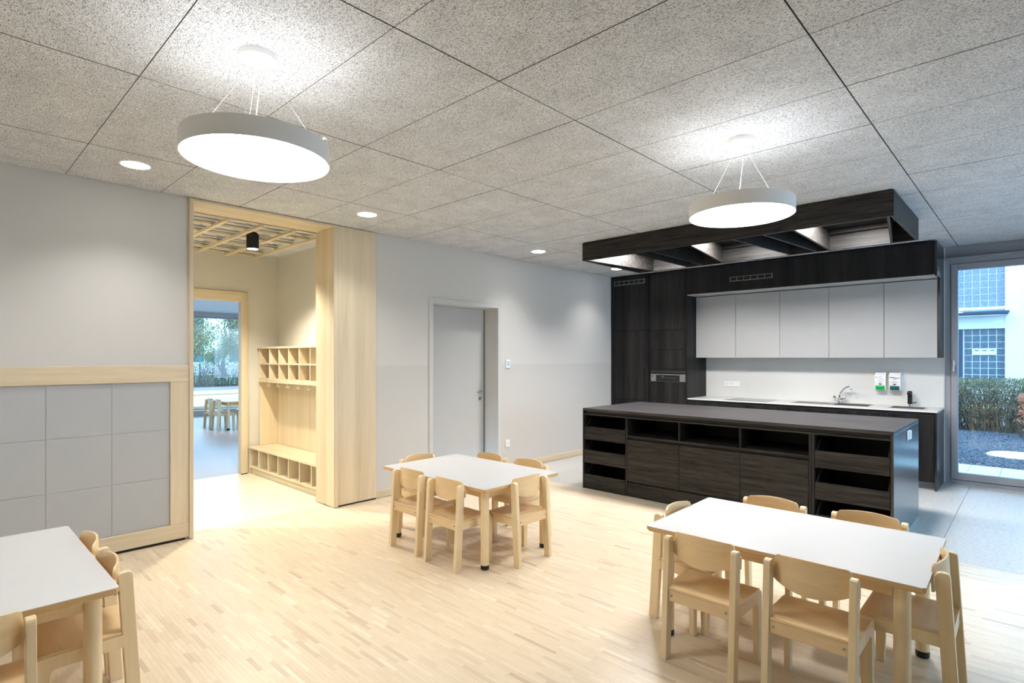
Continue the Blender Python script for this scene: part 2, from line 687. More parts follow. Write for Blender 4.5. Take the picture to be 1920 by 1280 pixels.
# ceiling --------------------------------------------------------
ce = struct(B(-5.2, 3.1, -3.2, 8.52, H + 0.022, H + 0.1).build('ceiling', black), 'grey wood-wool acoustic panel ceiling')
xs = [-5.104, -4.264, -3.069, -1.872, -0.678, 0.518, 1.714, 2.91, 3.05]
ys = [-3.1]
y = 0.690 - 0.5995 * 6
while y < 8.48:
    if y > -3.05:
        ys.append(y)
    y += 0.5995
ys = [v for v in ys if v < 8.40] + [8.50]
panel_cache = {}
for i in range(len(xs) - 1):
    for j in range(len(ys) - 1):
        a, b_, c, d = xs[i], xs[i + 1], ys[j], ys[j + 1]
        off = 0.006 * (((i * 7 + j * 3) % 3) - 1) if 0 < i < 7 else 0
        ww, dd = round(b_ - a, 3), round(d - c, 3)
        if (ww, dd) not in panel_cache:
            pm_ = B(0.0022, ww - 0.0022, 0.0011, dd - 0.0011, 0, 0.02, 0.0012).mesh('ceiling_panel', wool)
            pm_.materials.append(joint_shadow)
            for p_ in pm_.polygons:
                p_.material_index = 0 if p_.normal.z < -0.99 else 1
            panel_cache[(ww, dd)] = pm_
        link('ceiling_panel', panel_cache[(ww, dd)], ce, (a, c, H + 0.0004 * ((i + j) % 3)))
struct(B(-7.5, -5.2, -0.6, 3.30, 2.842, 2.9).build('ceiling', wool), 'wood-wool ceiling of the cloakroom above the lattice')
struct(B(-15.6, -7.5, -0.6, 9.2, 2.67, 2.8).build('ceiling', wall_white), 'white ceiling of the room beyond')

# walls ----------------------------------------------------------
WX = -5.105
m = MB()
HT = H + 0.12
m.box(-5.42, WX, -3.2, 1.492, 0, HT)
m.box(-5.42, WX, 1.492, 2.812, 2.815, HT)
m.box(-5.42, WX, 2.812, 4.046, 0, HT)
m.box(-5.42, WX, 4.046, 5.122, 2.14, HT)
m.box(-5.42, WX, 5.122, 8.55, 0, HT)
struct(m.build('wall_left', wall_paint), 'grey painted wall, a shade darker below shoulder height')
struct(B(-5.40, -0.80, 8.425, 8.60, 0, HT).build('wall_back', wall_white), 'wall behind the kitchen units')
struct(MB().box(-0.80, 3.2, 8.4995, 8.60, 2.683, HT).box(-0.80, 3.1, 8.455, 8.4995, 2.683, H - 0.001).box(2.95, 3.1, 8.455, 8.60, 0, 2.683).build('wall_back', frame_grey), 'grey header above the glazed door')
m = MB()
m.box(3.05, 3.2, -3.2, 4.1, 0, HT)
m.box(3.05, 3.2, 7.2, 8.6, 0, HT)
m.box(3.05, 3.2, 4.1, 7.2, 2.30, HT)
struct(m.build('wall_right', wall_white), 'wall to the right of the camera')
struct(B(-5.4, 3.2, -3.3, -3.1, 0, HT).build('wall_front', wall_white), 'wall behind the camera')
# cloakroom walls
m = MB()
m.box(-7.50, -7.42, -0.6, 1.70, 0, 2.9)
m.box(-7.50, -7.42, 1.70, 2.775, 2.22, 2.9)
m.box(-7.50, -7.42, 2.775, 3.40, 0, 2.9)
struct(m.build('wall_cloakroom', wall_beige), 'beige end wall of the cloakroom')
struct(B(-7.50, -5.422, 3.246, 3.40, 0, 2.9).build('wall_cloakroom', wall_beige), 'beige wall behind the coat rack')
struct(B(-7.50, -5.422, -0.7, -0.55, 0, 2.9).build('wall_cloakroom', wall_beige), 'beige wall of the cloakroom out of view')
struct(MB().box(-15.6, -7.50, -0.75, -0.6, 0, 2.8).build('wall_far_room', wall_white), 'white wall of the room beyond')
struct(MB().box(-15.6, -7.50, 9.1, 9.25, 0, 2.8).build('wall_far_room', wall_white), 'white wall at the end of the room beyond')
struct(MB().box(-15.80, -15.6, -0.7, 9.2, 2.56, 2.8).box(-15.8, -15.6, -0.7, 9.2, -0.1, 0.10).build('wall_far_room', plain('bulkhead', (186, 178, 172), 0.7)),
       'grey band above and below the far window')

# skirtings ------------------------------------------------------
struct(B(WX - 0.005, WX + 0.013, 3.28, 3.995, 0.004, 0.085, 0.002).build('baseboard_left', ash_y), 'pale wood skirting beside the tall wood panel')
struct(B(WX - 0.005, WX + 0.013, 5.172, 7.76, 0.004, 0.085, 0.002).build('baseboard_left', ash_y), 'pale wood skirting between the grey door and the kitchen')

# portal frame to the cloakroom ----------------------------------
FX = -5.072
fr = struct(B(-5.445, FX, 1.492, 1.5225, 0.006, H - 0.004, 0.002).build('trim_1', ash_z), 'pale wood lining around the cloakroom opening')
B(-5.445, FX, 2.785, 2.832, 0.006, H - 0.004, 0.002).build('jamb', ash_z, fr)
B(-5.445, FX, 1.523, 2.785, 2.798, H - 0.004, 0.002).build('head', ash_y, fr)
# tall panel beside the opening
t = thing('wood_panel', 'tall pale wood panel standing floor to ceiling right of the cloakroom opening', 'panel', (-5.09, 3.05, 0))
mm = B(-0.012, 0.012, -0.215, 0.226, 0.016, H - 0.005, 0.0015).build('board', ash_z, t)
B(-0.012, 0.006, -0.213, 0.224, 0.0, 0.016).build('shadow_gap', black, t)

# wainscot with studded plates ------------------------------------
wp = thing('play_wall', 'grey studded play wall in a pale wood frame on the left wall', 'wall panel', (WX, 0, 0))
T = 0.022
B(0, T, -1.9, 1.4905, 1.303, 1.436, 0.002).build('frame_rail', ash_y, wp)
B(0, T, -1.9, 1.4905, 0.022, 0.143, 0.002).build('frame_rail', ash_y, wp)
B(0, T, 1.356, 1.4905, 0.1435, 1.3025, 0.002).build('frame_stile', ash_z, wp)
B(0, 0.010, -1.9, 1.466, 0.0, 0.022).build('shadow_gap', black, wp)
sm = MB()
pw, ph = 0.385, 0.3855
sm.box(0.0, 0.004, 0.0008, pw - 0.0008, 0.0008, ph - 0.0008, 0.0006)
n = 48
for i in range(n):
    for j in range(n):
        cy = (i + 0.5) * pw / n
        cz = (j + 0.5) * ph / n
        o = len(sm.v)
        for (xx, rr) in ((0.0038, 0.00245), (0.0058, 0.00245)):
            for k in range(6):
                sm.v.append((xx, cy + rr * math.cos(k * PI / 3), cz + rr * math.sin(k * PI / 3)))
        for k in range(6):
            k2 = (k + 1) % 6
            sm.f.append((o + k, o + k2, o + 6 + k2, o + 6 + k))
        sm.f.append(tuple(o + 6 + k for k in range(6)))
pm = sm.mesh('studded_plate', plate_grey)
for j, z in enumerate((0.1445, 0.5305, 0.9165)):
    for i in range(8):
        link('studded_plate', pm, wp, (0.001, 1.355 - 0.3865 * (i + 1), z))

# grey door -------------------------------------------------------
d1 = struct(B(-5.40, -5.352, 4.052, 5.116, 0.006, 2.137, 0.001).build('door_1', door_grey), 'grey flush door set deep in a grey steel frame')
m = MB()
m.box(-5.40, -5.09, 3.992, 4.050, 0, 2.195, 0.003)
m.box(-5.40, -5.09, 5.118, 5.174, 0, 2.195, 0.003)
m.box(-5.40, -5.09, 4.050, 5.118, 2.139, 2.195, 0.003)
m.build('door_frame', door_case, d1)
B(-5.352, -5.348, 4.055, 4.066, 0, 2.13).build('door_seal', black, d1)
B(-5.352, -5.347, 5.108, 5.116, 0, 2.13).build('door_seal', black, d1)
hd = MB().lathe([(0.024, 0), (0.024, 0.008)], (-5.352, 5.035, 1.05), 20, axis='x').build('handle_rose', steel, d1, True)
MB().tube([(-5.352, 5.035, 1.05), (-5.30, 5.035, 1.05), (-5.292, 5.02, 1.05), (-5.29, 4.93, 1.048)], 0.009, 10).build('handle', steel, d1, 60)
hd = MB().lathe([(0.024, 0), (0.024, 0.007)], (-5.352, 5.035, 0.96), 20, axis='x').build('lock_rose', steel, d1, True)
B(-5.345, -5.343, 5.030, 5.040, 0.945, 0.975).build('keyhole', black, d1)

# far doorway casing ----------------------------------------------
d2 = struct(B(-7.50, -7.392, 2.773, 2.852, 0.012, 2.338, 0.003).build('trim_2', ash_z), 'pale wood casing of the doorway to the room beyond')
B(-7.50, -7.392, 1.60, 1.70, 0.012, 2.338, 0.003).build('jamb', ash_z, d2)
B(-7.50, -7.393, 1.70, 2.773, 2.212, 2.338, 0.003).build('head', ash_y, d2)
B(-7.50, -7.40, 2.776, 2.85, 0, 0.012).build('shadow_gap', black, d2)

# glazed door to the garden ---------------------------------------
w1 = struct(MB().box(-0.80, -0.745, 8.44, 8.53, 0.0, 2.683, 0.003).box(-0.745, 2.95, 8.44, 8.53, 2.615, 2.683, 0.003)
            .box(-0.745, 2.95, 8.44, 8.53, -0.01, 0.045, 0.003).box(0.62, 0.70, 8.44, 8.53, 0.045, 2.615, 0.003)
            .box(2.89, 2.95, 8.44, 8.53, 0.045, 2.615, 0.003).build('window_1', frame_grey), 'grey framed glazed garden door at the right end of the kitchen')
for (a, b_) in ((-0.745, 0.62), (0.70, 2.89)):
    MB().box(a + 0.003, a + 0.068, 8.425, 8.50, 0.05, 2.611, 0.004).box(b_ - 0.068, b_ - 0.003, 8.425, 8.50, 0.05, 2.611, 0.004) \
        .box(a + 0.068, b_ - 0.068, 8.425, 8.50, 0.05, 0.13, 0.004).box(a + 0.068, b_ - 0.068, 8.425, 8.50, 2.541, 2.611, 0.004) \
        .build('sash', frame_grey, w1)
    B(a + 0.06, b_ - 0.06, 8.46, 8.466, 0.12, 2.55).build('pane', glass, w1)
    B(a + 0.06, b_ - 0.06, 8.478, 8.484, 0.12, 2.55).build('pane', glass, w1)
h_ = MB().box(-0.728, -0.700, 8.412, 8.425, 1.40, 1.475, 0.004)
h_.tube([(-0.714, 8.415, 1.46), (-0.714, 8.372, 1.462), (-0.714, 8.366, 1.45), (-0.714, 8.366, 1.335)], 0.009, 10)
h_.build('window_handle', plain('satin_handle', (214, 214, 218), 0.35, metal=0.3), w1, 50)
struct(B(-0.80, 2.95, 8.36, 8.455, 2.672, 2.683, 0.002).build('trim_3', frame_grey), 'narrow ledge below the window header')
# glazing on the right wall, out of view
w2 = MB()
for y_ in (4.1, 5.61, 7.12):
    w2.box(3.06, 3.14, y_, y_ + 0.08, 0.0, 2.30, 0.003)
w2.box(3.06, 3.14, 4.18, 7.12, 2.22, 2.30, 0.003).box(3.06, 3.14, 4.18, 7.12, 0, 0.08, 0.003)
w2 = struct(w2.build('window_2', frame_grey), 'window wall to the right of the camera')
for y_ in (4.18, 5.69):
    B(3.095, 3.101, y_, y_ + 1.42, 0.08, 2.22).build('pane', glass, w2)
# far window
w3 = MB().box(-15.70, -15.62, -0.6, 9.1, 2.52, 2.56).box(-15.70, -15.62, -0.6, 9.1, 0.10, 0.13)
for y_ in (-0.6, 2.2, 7.4, 9.05):
    w3.box(-15.70, -15.62, y_, y_ + 0.06, 0.13, 2.52)
w3 = struct(w3.build('window_3', frame_grey), 'wide garden window of the room beyond')
for (a, b_) in ((-0.54, 2.2), (2.26, 7.4), (7.46, 9.05)):
    B(-15.665, -15.659, a, b_, 0.13, 2.52).build('pane', glass, w3)


# ================================================================ LAMPS
def pendant(x, y, label, up=1.0):
    t = thing('pendant_lamp', label, 'lamp', (x, y, H), 0, 'round pendant lamps')
    R, zb, hh = 0.30, 2.357 - H, 0.082
    MB().lathe([(R - 0.004, zb + 0.001), (R, zb), (R, zb + hh), (R - 0.004, zb + hh)], n=72, caps=False) \
        .lathe([(R - 0.004, zb + hh), (R - 0.004, zb + 0.001)], n=72, caps=False).build('shade_ring', white_met, t, 40)
    MB().lathe([(R - 0.0045, zb + 0.004), (R - 0.0045, zb + 0.008)], n=72).build('diffuser', lamp_on, t, 40)
    MB().lathe([(R - 0.0045, zb + hh - 0.014), (R - 0.0045, zb + hh - 0.010)], n=72).build('top_diffuser', up_on, t, 40)
    MB().lathe([(0.062, -0.028), (0.074, -0.024), (0.076, -0.004), (0.076, 0.0)], n=48).build('canopy', white_met, t, 40)
    for k in range(3):
        a = 2 * PI * k / 3 + 0.9
        MB().tube([(0.012 * math.cos(a), 0.012 * math.sin(a), -0.028), (0.25 * math.cos(a), 0.25 * math.sin(a), zb + hh)], 0.0011, 6).build('suspension_wire', white_pl, t)
        MB().lathe([(0.006, zb + hh - 0.012), (0.006, zb + hh + 0.012)], (0.25 * math.cos(a), 0.25 * math.sin(a), 0), 10).build('wire_clip', white_pl, t)
    MB().tube([(0.008, 0, -0.028), (0.01, 0.004, -0.15), (-0.004, -0.008, -0.3), (0.0, 0.0, zb + hh - 0.01)], 0.003, 8).build('power_cord', white_pl, t, 60)
    MB().tube([(0.16, 0.16, zb + hh - 0.01), (0.18, 0.175, zb + hh + 0.012), (0.2, 0.185, zb + hh + 0.002), (0.215, 0.2, zb + hh + 0.02), (0.24, 0.2, zb + hh + 0.004)], 0.004, 6).build('loose_cord', white_pl, t, 60)
    return t


pendant(-2.473, 0.995, 'large round white pendant lamp near the cloakroom opening, left of the two')
pendant(-1.305, 3.402, 'round white pendant lamp hanging in front of the kitchen island hood')
pendant(-3.64, -1.41, 'unseen round white pendant lamp added as fill beyond the left edge of the view')  # unseen lamp added to brighten the left side of the room


def downlight(x, y, z, label, power, col=LAMP, ang=116):
    t = thing('downlight', label, 'lamp', (x, y, z), 0, 'recessed downlights along the left wall')
    MB().lathe([(0.093, 0.0), (0.096, -0.004), (0.084, -0.004), (0.082, 0.0)], n=48, caps=False).build('trim_ring', white_pl, t, 40)
    MB().lathe([(0.083, -0.0035), (0.083, 0.001)], n=48).build('lens', down_on, t, 40)
    l = bpy.data.lights.new('downlight_beam', 'SPOT')
    l.energy = power
    l.color = col
    l.spot_size = math.radians(ang)
    l.spot_blend = 0.85
    l.shadow_soft_size = 0.07
    o = bpy.data.objects.new('downlight_beam', l)
    o.location = (x, y, z - 0.02)
    COL.objects.link(o)
    return t


downlight(-4.50, 0.988, H, 'recessed downlight nearest the left edge, above the play wall', 36)
downlight(-4.50, 2.804, H, 'recessed downlight above the tall wood panel', 36)
downlight(-4.52, 5.255, H, 'recessed downlight on the ceiling right of the grey door', 36)
downlight(-4.55, 7.09, H, 'recessed downlight just in front of the tall kitchen units', 36)
downlight(-12.2, 4.55, 2.67, 'small downlight on the white ceiling of the room beyond', 110, (1.0, 0.8, 0.55), 150)
bpy.data.objects['downlight.004']['group'] = 'ceiling lights of the room beyond'
downlight(-4.5, -1.2, H, 'recessed downlight behind the camera', 20)

# ================================================================ HOOD ABOVE THE ISLAND
hx0, hx1, hy0, hy1, hz = -3.806, -0.811, 5.203, 6.462, 2.612
t = thing('ceiling_hood', 'dark wood box hood with slanted baffles under the ceiling above the island', 'hood', ((hx0 + hx1) / 2, (hy0 + hy1) / 2, H))
ox, oy, oz = t.location


def hb(name, mb, mat):
    mb.v = [(a - ox, b_ - oy, c - oz) for a, b_, c in mb.v]
    return mb.build(name, mat, t)


hb('front_board', B(hx0, hx1, hy0, hy0 + 0.025, hz, H - 0.008, 0.0015), dark_x)
hb('back_board', B(hx0, hx1, hy1 - 0.025, hy1, hz, H - 0.008, 0.0015), dark_x)
hb('side_board', B(hx0, hx0 + 0.025, hy0 + 0.025, hy1 - 0.025, hz, H - 0.008, 0.0015), dark_x)
hb('side_board', B(hx1 - 0.025, hx1, hy0 + 0.025, hy1 - 0.025, hz, H - 0.008, 0.0015), dark_x)
hb('top_board', B(hx0 + 0.01, hx1 - 0.01, hy0 + 0.01, hy1 - 0.01, H - 0.012, H - 0.001), black)
for (xa, xb) in ((-3.762, -3.591), (-3.145, -3.128), (-2.945, -2.938), (-2.508, -2.684), (-2.092, -1.947), (-1.81, -1.687), (-1.548, -1.565), (-0.852, -1.022)):
    a, b_ = hy0 + 0.026, hy1 - 0.026
    hb('baffle', MB().prism([(xa - 0.010, a), (xa + 0.010, a), (xb + 0.010, b_), (xb - 0.010, b_)], 'z', hz + 0.004, H - 0.014), dark_x)
for (cx, wd, ca, cb) in ((-3.40, 0.32, -3.585, -3.142), (-2.31, 0.34, -2.668, -1.962), (-1.25, 0.40, -1.550, -1.036)):
    hb('light_channel', B(ca, cb, hy1 - 0.075, hy1 - 0.027, H - 0.06, H - 0.014, 0.001), black)
    hb('well_light', B(cx - wd / 2, cx + wd / 2, 5.55, 6.05, H - 0.022, H - 0.014), down_on)
    a_ = area('hood_well_lamp', (cx, 5.80, H - 0.028), wd, 36, (1.0, 0.97, 0.97), shape='RECTANGLE', sizey=0.5)


# ================================================================ KITCHEN
YF = 7.765
def tall_unit(x0, x1, label, fronts, extra=None):
    t = thing('tall_cupboard', label, 'cupboard', ((x0 + x1) / 2, 8.1, 0), 0, 'tall dark kitchen cupboards')
    cx, cy = t.location[0], t.location[1]

    def P(name, a, b_, c, d, e, f, mat, bv=0.0015, par=t):
        return B(a - cx, b_ - cx, c - cy, d - cy, e, f, bv).build(name, mat, par)
    P('carcass', x0 + 0.02, x1 - 0.02, YF + 0.024, 8.42, 0.0, 2.815, dark_in)
    P('side_panel', x0, x0 + 0.02, YF, 8.42, 0.0, 2.815, dark_z)
    P('side_panel', x1 - 0.02, x1, YF, 8.42, 0.0, 2.815, dark_z)
    P('top_rail', x0 + 0.02, x1 - 0.02, YF, YF + 0.02, 2.80, 2.815, dark_z)
    for (z0, z1) in fronts:
        P('door', x0 + 0.024, x1 - 0.024, YF, YF + 0.02, z0, z1, dark_z)
    return t, P


def vent(P, x0, x1, z0, z1):
    p = P('vent', x0, x1, YF - 0.006, YF, z0, z1, steel, 0.001)
    cx, cy = p.parent.location[0], p.parent.location[1]
    n = 6
    w = (x1 - x0 - 0.012) / n
    for k in range(n):
        a = x0 + 0.006 + k * w
        B(a + 0.004 - cx, a + w - 0.004 - cx, YF - 0.0075 - cy, YF - 0.0055 - cy, z0 + 0.007, z1 - 0.007).build('vent_slot', black, p)


t1, P1 = tall_unit(-5.092, -4.408, 'tall dark cupboard beside the left wall with a vent grille at its top', [(0.09, 0.822), (0.826, 1.922), (1.926, 2.797)])
vent(P1, -5.035, -4.475, 2.672, 2.738)
t2, P2 = tall_unit(-4.396, -3.768, 'tall dark cupboard with built-in appliance display panel', [(0.09, 1.128), (1.330, 1.612), (1.616, 1.912), (1.916, 2.797)])
P2('handle_recess', -4.372, -3.792, YF + 0.012, YF + 0.022, 1.25, 1.33, black)
P2('handle_rail', -4.372, -3.792, YF - 0.002, YF + 0.012, 1.268, 1.288, dark_top)
pn = P2('display_panel', -4.368, -3.796, YF - 0.003, YF + 0.018, 1.133, 1.246, steel_d)
cx, cy = t2.location[0], t2.location[1]
B(-4.275 - cx, -3.885 - cx, YF - 0.006 - cy, YF - 0.002 - cy, 1.137, 1.232, 0.001).build('display_glass', black, pn)
B(-4.352 - cx, -4.318 - cx, YF - 0.0042 - cy, YF - 0.002 - cy, 1.208, 1.219).build('name_plate', black, pn)
m = MB()
for k in range(9):
    xx = -4.20 + 0.03 * k
    m.box(xx - cx, xx + 0.008 - cx, YF - 0.0066 - cy, YF - 0.0058 - cy, 1.186, 1.190)
m.box(-4.17 - cx, -4.15 - cx, YF - 0.0066 - cy, YF - 0.0058 - cy, 1.205, 1.212)
m.build('display_symbols', grey_front, pn)

# soffit above the wall cupboards
t = thing('soffit_box', 'deep dark wood soffit above the grey wall cupboards', 'soffit', (-2.29, 8.1, 2.42))
cx, cy, cz = t.location


def PS(name, a, b_, c, d, e, f, mat, bv=0.0015):
    return B(a - cx, b_ - cx, c - cy, d - cy, e - cz, f - cz, bv).build(name, mat, t)


PS('front_board', -3.766, -0.829, YF, YF + 0.02, 2.432, 2.797, dark_z)
PS('end_board', -0.828, -0.807, YF, 8.42, 2.42, 2.808, dark_end)
PS('top_rail', -3.766, -0.829, YF + 0.002, YF + 0.03, 2.799, 2.808, dark_z)
PS('underside_board', -3.766, -0.829, YF, 8.42, 2.42, 2.431, grey_front)
PS('carcass', -3.766, -0.829, YF + 0.021, 8.42, 2.432, 2.797, black)
p = PS('vent', -3.13, -2.56, YF - 0.006, YF, 2.565, 2.628, steel, 0.001)
for k in range(6):
    w = 0.558 / 6
    a = -3.124 + k * w
    B(a + 0.004 - cx, a + w - 0.004 - cx, YF - 0.0075 - cy, YF - 0.0055 - cy, 2.572 - cz, 2.621 - cz).build('vent_slot', black, p)

# wall cupboards
names = ['leftmost grey wall cupboard, next to the tall dark cupboard', 'second grey wall cupboard from the left, above the induction hob',
         'middle grey wall cupboard of the five', 'fourth grey wall cupboard from the left, above the mixer tap',
         'rightmost grey wall cupboard, above the soap dispensers']
xd = [-3.764, -3.164, -2.559, -1.957, -1.354, -0.832]
for k in range(5):
    a, b_ = xd[k], xd[k + 1]
    t = thing('wall_cupboard', names[k], 'cupboard', ((a + b_) / 2, 8.24, 1.497), 0, 'grey wall cupboards')
    hw = (b_ - a) / 2
    B(-hw + 0.001, hw - 0.001, -0.170, 0.176, 0.002, 0.92, 0.001).build('carcass', dark_in, t)
    B(-hw + 0.0022, hw - 0.0022, -0.190, -0.172, 0.0, 0.913, 0.0015).build('door', grey_front, t)
    B(-hw + 0.0015, hw - 0.0015, -0.168, 0.174, 0.0, 0.002).build('underside', grey_front, t)
tag(B(-0.830, -0.807, 8.045, 8.42, 1.497, 2.419, 0.0015).build('end_panel', dark_end), 'dark end panel closing the row of grey wall cupboards', 'panel')

# base cupboards
xb = [-3.764, -3.03, -2.513, -1.94, -1.36, -0.832]
bl = ['base cupboard at the left end of the counter, beside the tall unit', 'second base cupboard from the left, below the induction hob',
      'middle base cupboard of the kitchen counter', 'fourth base cupboard from the left, below the mixer tap', 'rightmost base cupboard, below the small basin']
for k in range(5):
    a, b_ = xb[k], xb[k + 1]
    hw = (b_ - a) / 2
    t = thing('base_cupboard', 'dark ' + bl[k], 'cupboard', ((a + b_) / 2, 8.1, 0), 0, 'dark base cupboards')
    m = MB().box(-hw + 0.001, -hw + 0.018, YF + 0.024 - 8.1, 0.31, 0.09, 0.87).box(hw - 0.018, hw - 0.001, YF + 0.024 - 8.1, 0.31, 0.09, 0.87)
    m.box(-hw + 0.018, hw - 0.018, 0.29, 0.31, 0.09, 0.87).box(-hw + 0.018, hw - 0.018, YF + 0.024 - 8.1, 0.29, 0.09, 0.108)
    m.build('carcass', dark_in, t)
    B(-hw + 0.0018, hw - 0.0018, YF - 8.1, YF + 0.02 - 8.1, 0.10, 0.846, 0.0015).build('door', dark_z, t)
    B(-hw + 0.001, hw - 0.001, YF + 0.020 - 8.1, YF + 0.030 - 8.1, 0.846, 0.878).build('grip_channel', black, t)
    B(-hw, hw, 7.83 - 8.1, 7.845 - 8.1, 0.0, 0.092).build('plinth', grey_kick, t)
tag(B(-0.830, -0.807, YF, 8.42, 0.0, 0.879, 0.0015).build('end_panel', dark_end), 'dark end panel of the kitchen counter beside the glazed door', 'panel')

# worktop with cut-outs
t = thing('worktop', 'long pale worktop of the kitchen counter', 'worktop', (-2.285, 8.09, 0.88))
ox, oy, oz = t.location
holes = [(-1.905, -1.515, 7.95, 8.29), (-1.285, -0.955, 7.97, 8.25)]
m = MB()
x0 = -3.764
for (a, b_, c, d) in holes:
    m.box(x0 - ox, a - ox, YF - 0.002 - oy, 8.408 - oy, 0, 0.016)
    m.box(a - ox, b_ - ox, YF - 0.002 - oy, c - oy, 0, 0.016)
    m.box(a - ox, b_ - ox, d - oy, 8.408 - oy, 0, 0.016)
    x0 = b_
m.box(x0 - ox, -0.805 - ox, YF - 0.002 - oy, 8.408 - oy, 0, 0.016)
m.build('slab', counter, t)


def sink(name, a, b_, c, d, label, drain_x=None):
    t = thing(name, label, 'sink', ((a + b_) / 2, (c + d) / 2, 0.896))
    ox, oy = t.location[0], t.location[1]
    e = 0.016
    m = MB()
    for (p, q, r, s_) in ((a - e, b_ + e, c - e, c + 0.004), (a - e, b_ + e, d - 0.004, d + e), (a - e, a + 0.004, c, d), (b_ - 0.004, b_ + e, c, d)):
        m.box(p - ox, q - ox, r - oy, s_ - oy, 0.0002, 0.003)
    m.build('rim', steel, t)
    m = MB()
    dz = -0.16
    m.box(a + 0.004 - ox, a + 0.006 - ox, c + 0.004 - oy, d - 0.004 - oy, dz, 0.002)
    m.box(b_ - 0.006 - ox, b_ - 0.004 - ox, c + 0.004 - oy, d - 0.004 - oy, dz, 0.002)
    m.box(a + 0.004 - ox, b_ - 0.004 - ox, c + 0.004 - oy, c + 0.006 - oy, dz, 0.002)
    m.box(a + 0.004 - ox, b_ - 0.004 - ox, d - 0.006 - oy, d - 0.004 - oy, dz, 0.002)
    m.box(a + 0.004 - ox, b_ - 0.004 - ox, c + 0.004 - oy, d - 0.004 - oy, dz - 0.002, dz)
    m.build('bowl', steel, t)
    MB().lathe([(0.03, dz), (0.03, dz + 0.003)], n=20).build('drain', chrome, t, 40)
    if drain_x:
        dm = MB().box(drain_x - ox, a - 0.017 - ox, c - e - oy, d + e - oy, 0.0002, 0.002)
        for k in range(7):
            yy = c + 0.03 + k * 0.045
            dm.box(drain_x + 0.03 - ox, a - 0.05 - ox, yy - oy, yy + 0.008 - oy, 0.002, 0.0045)
        dm.build('drainer', steel, t)
    return t


sink('sink', *holes[0], 'steel sink with ribbed drainer under the mixer tap', -2.40)
sink('basin', *holes[1], 'small steel basin in the worktop at the window end')
t = thing('induction_hob', 'flush glass induction hob in the worktop', 'hob', (-2.95, 8.07, 0.896))
B(-0.29, 0.29, -0.24, 0.24, 0.0003, 0.004, 0.001).build('glass_plate', hobglass, t)
for (a, b_, r) in ((-0.14, 0.10, 0.09), (0.14, 0.10, 0.075), (-0.14, -0.11, 0.075), (0.14, -0.11, 0.1)):
    MB().lathe([(r, 0.0041), (r, 0.0044), (r - 0.003, 0.0044), (r - 0.003, 0.0041)], (a, b_, 0), 32, caps=False).build('cooking_zone', grey_kick, t)

t = thing('mixer_tap', 'chrome two-handle mixer tap with a raised swan spout at the sink', 'tap', (-1.90, 8.34, 0.896))
MB().lathe([(0.026, 0), (0.026, 0.012), (0.019, 0.018), (0.019, 0.06), (0.012, 0.07)], n=24).build('body', chrome, t, 40)
MB().tube([(0, 0, 0.065), (0.0, -0.004, 0.10), (0.012, -0.012, 0.135), (0.05, -0.03, 0.185), (0.09, -0.05, 0.215), (0.125, -0.07, 0.226), (0.145, -0.082, 0.218), (0.152, -0.085, 0.195), (0.152, -0.085, 0.175)],
          [0.011, 0.011, 0.010, 0.010, 0.010, 0.010, 0.010, 0.010, 0.011], 12).build('spout', chrome, t, 60)
for sx in (-1, 1):
    MB().tube([(sx * 0.012, 0, 0.035), (sx * 0.04, 0, 0.062), (sx * 0.052, 0, 0.072)], [0.011, 0.012, 0.012], 12).tube(
        [(sx * 0.048, 0, 0.070), (sx * 0.07, 0, 0.082)], [0.020, 0.019], 14).build('handle', chrome, t, 60)
t = thing('basin_tap', 'black upright tap with a side lever at the small basin', 'tap', (-1.13, 8.335, 0.896))
MB().lathe([(0.020, 0), (0.020, 0.03)], n=20).build('base', chrome, t, 40)
B(-0.026, 0.018, -0.02, 0.02, 0.028, 0.190, 0.006).build('column', black, t)
B(-0.020, 0.012, -0.11, -0.018, 0.150, 0.178, 0.005).build('spout', black, t)
MB().tube([(0.016, 0, 0.045), (0.05, -0.005, 0.050), (0.062, -0.005, 0.053)], [0.006, 0.006, 0.008], 10).build('lever', black, t, 60)

# splashback
tag(B(-3.764, -0.806, 8.408, 8.424, 0.8965, 1.4975, 0.001).build('splashback', splash), 'smooth pale grey splashback panel above the worktop', 'panel')


def dispenser(x, label, gm, marks):
    t = thing('soap_dispenser', label, 'dispenser', (x, 8.407, 1.085), 0, 'wall soap dispensers')
    y1 = -0.105
    prof = [(0, 0), (-0.07, 0), (y1, 0.012), (y1 - 0.004, 0.12), (y1 + 0.004, 0.19), (-0.07, 0.222), (-0.03, 0.228), (0, 0.228)]
    MB().prism(prof, 'x', -0.058, 0.058).build('housing', white_pl, t)
    MB().prism([(y1 + 0.004, 0.006), (y1 - 0.010, 0.012), (y1 - 0.012, 0.045), (y1 - 0.004, 0.062), (y1 + 0.004, 0.062)], 'x', -0.049, 0.049).build('push_bar', gm, t)
    MB().prism([(-0.022, 0.086), (0.022, 0.086), (0.008, 0.072), (-0.008, 0.072)], 'y', y1 - 0.007, y1 - 0.002).build('arrow', black, t)
    m = MB()
    for (a, b_, z, h) in marks:
        m.box(a, b_, y1 - 0.0052, y1 - 0.002, z, z + h)
    m.build('print', plain('print_grey', (70, 76, 86), 0.6), t)


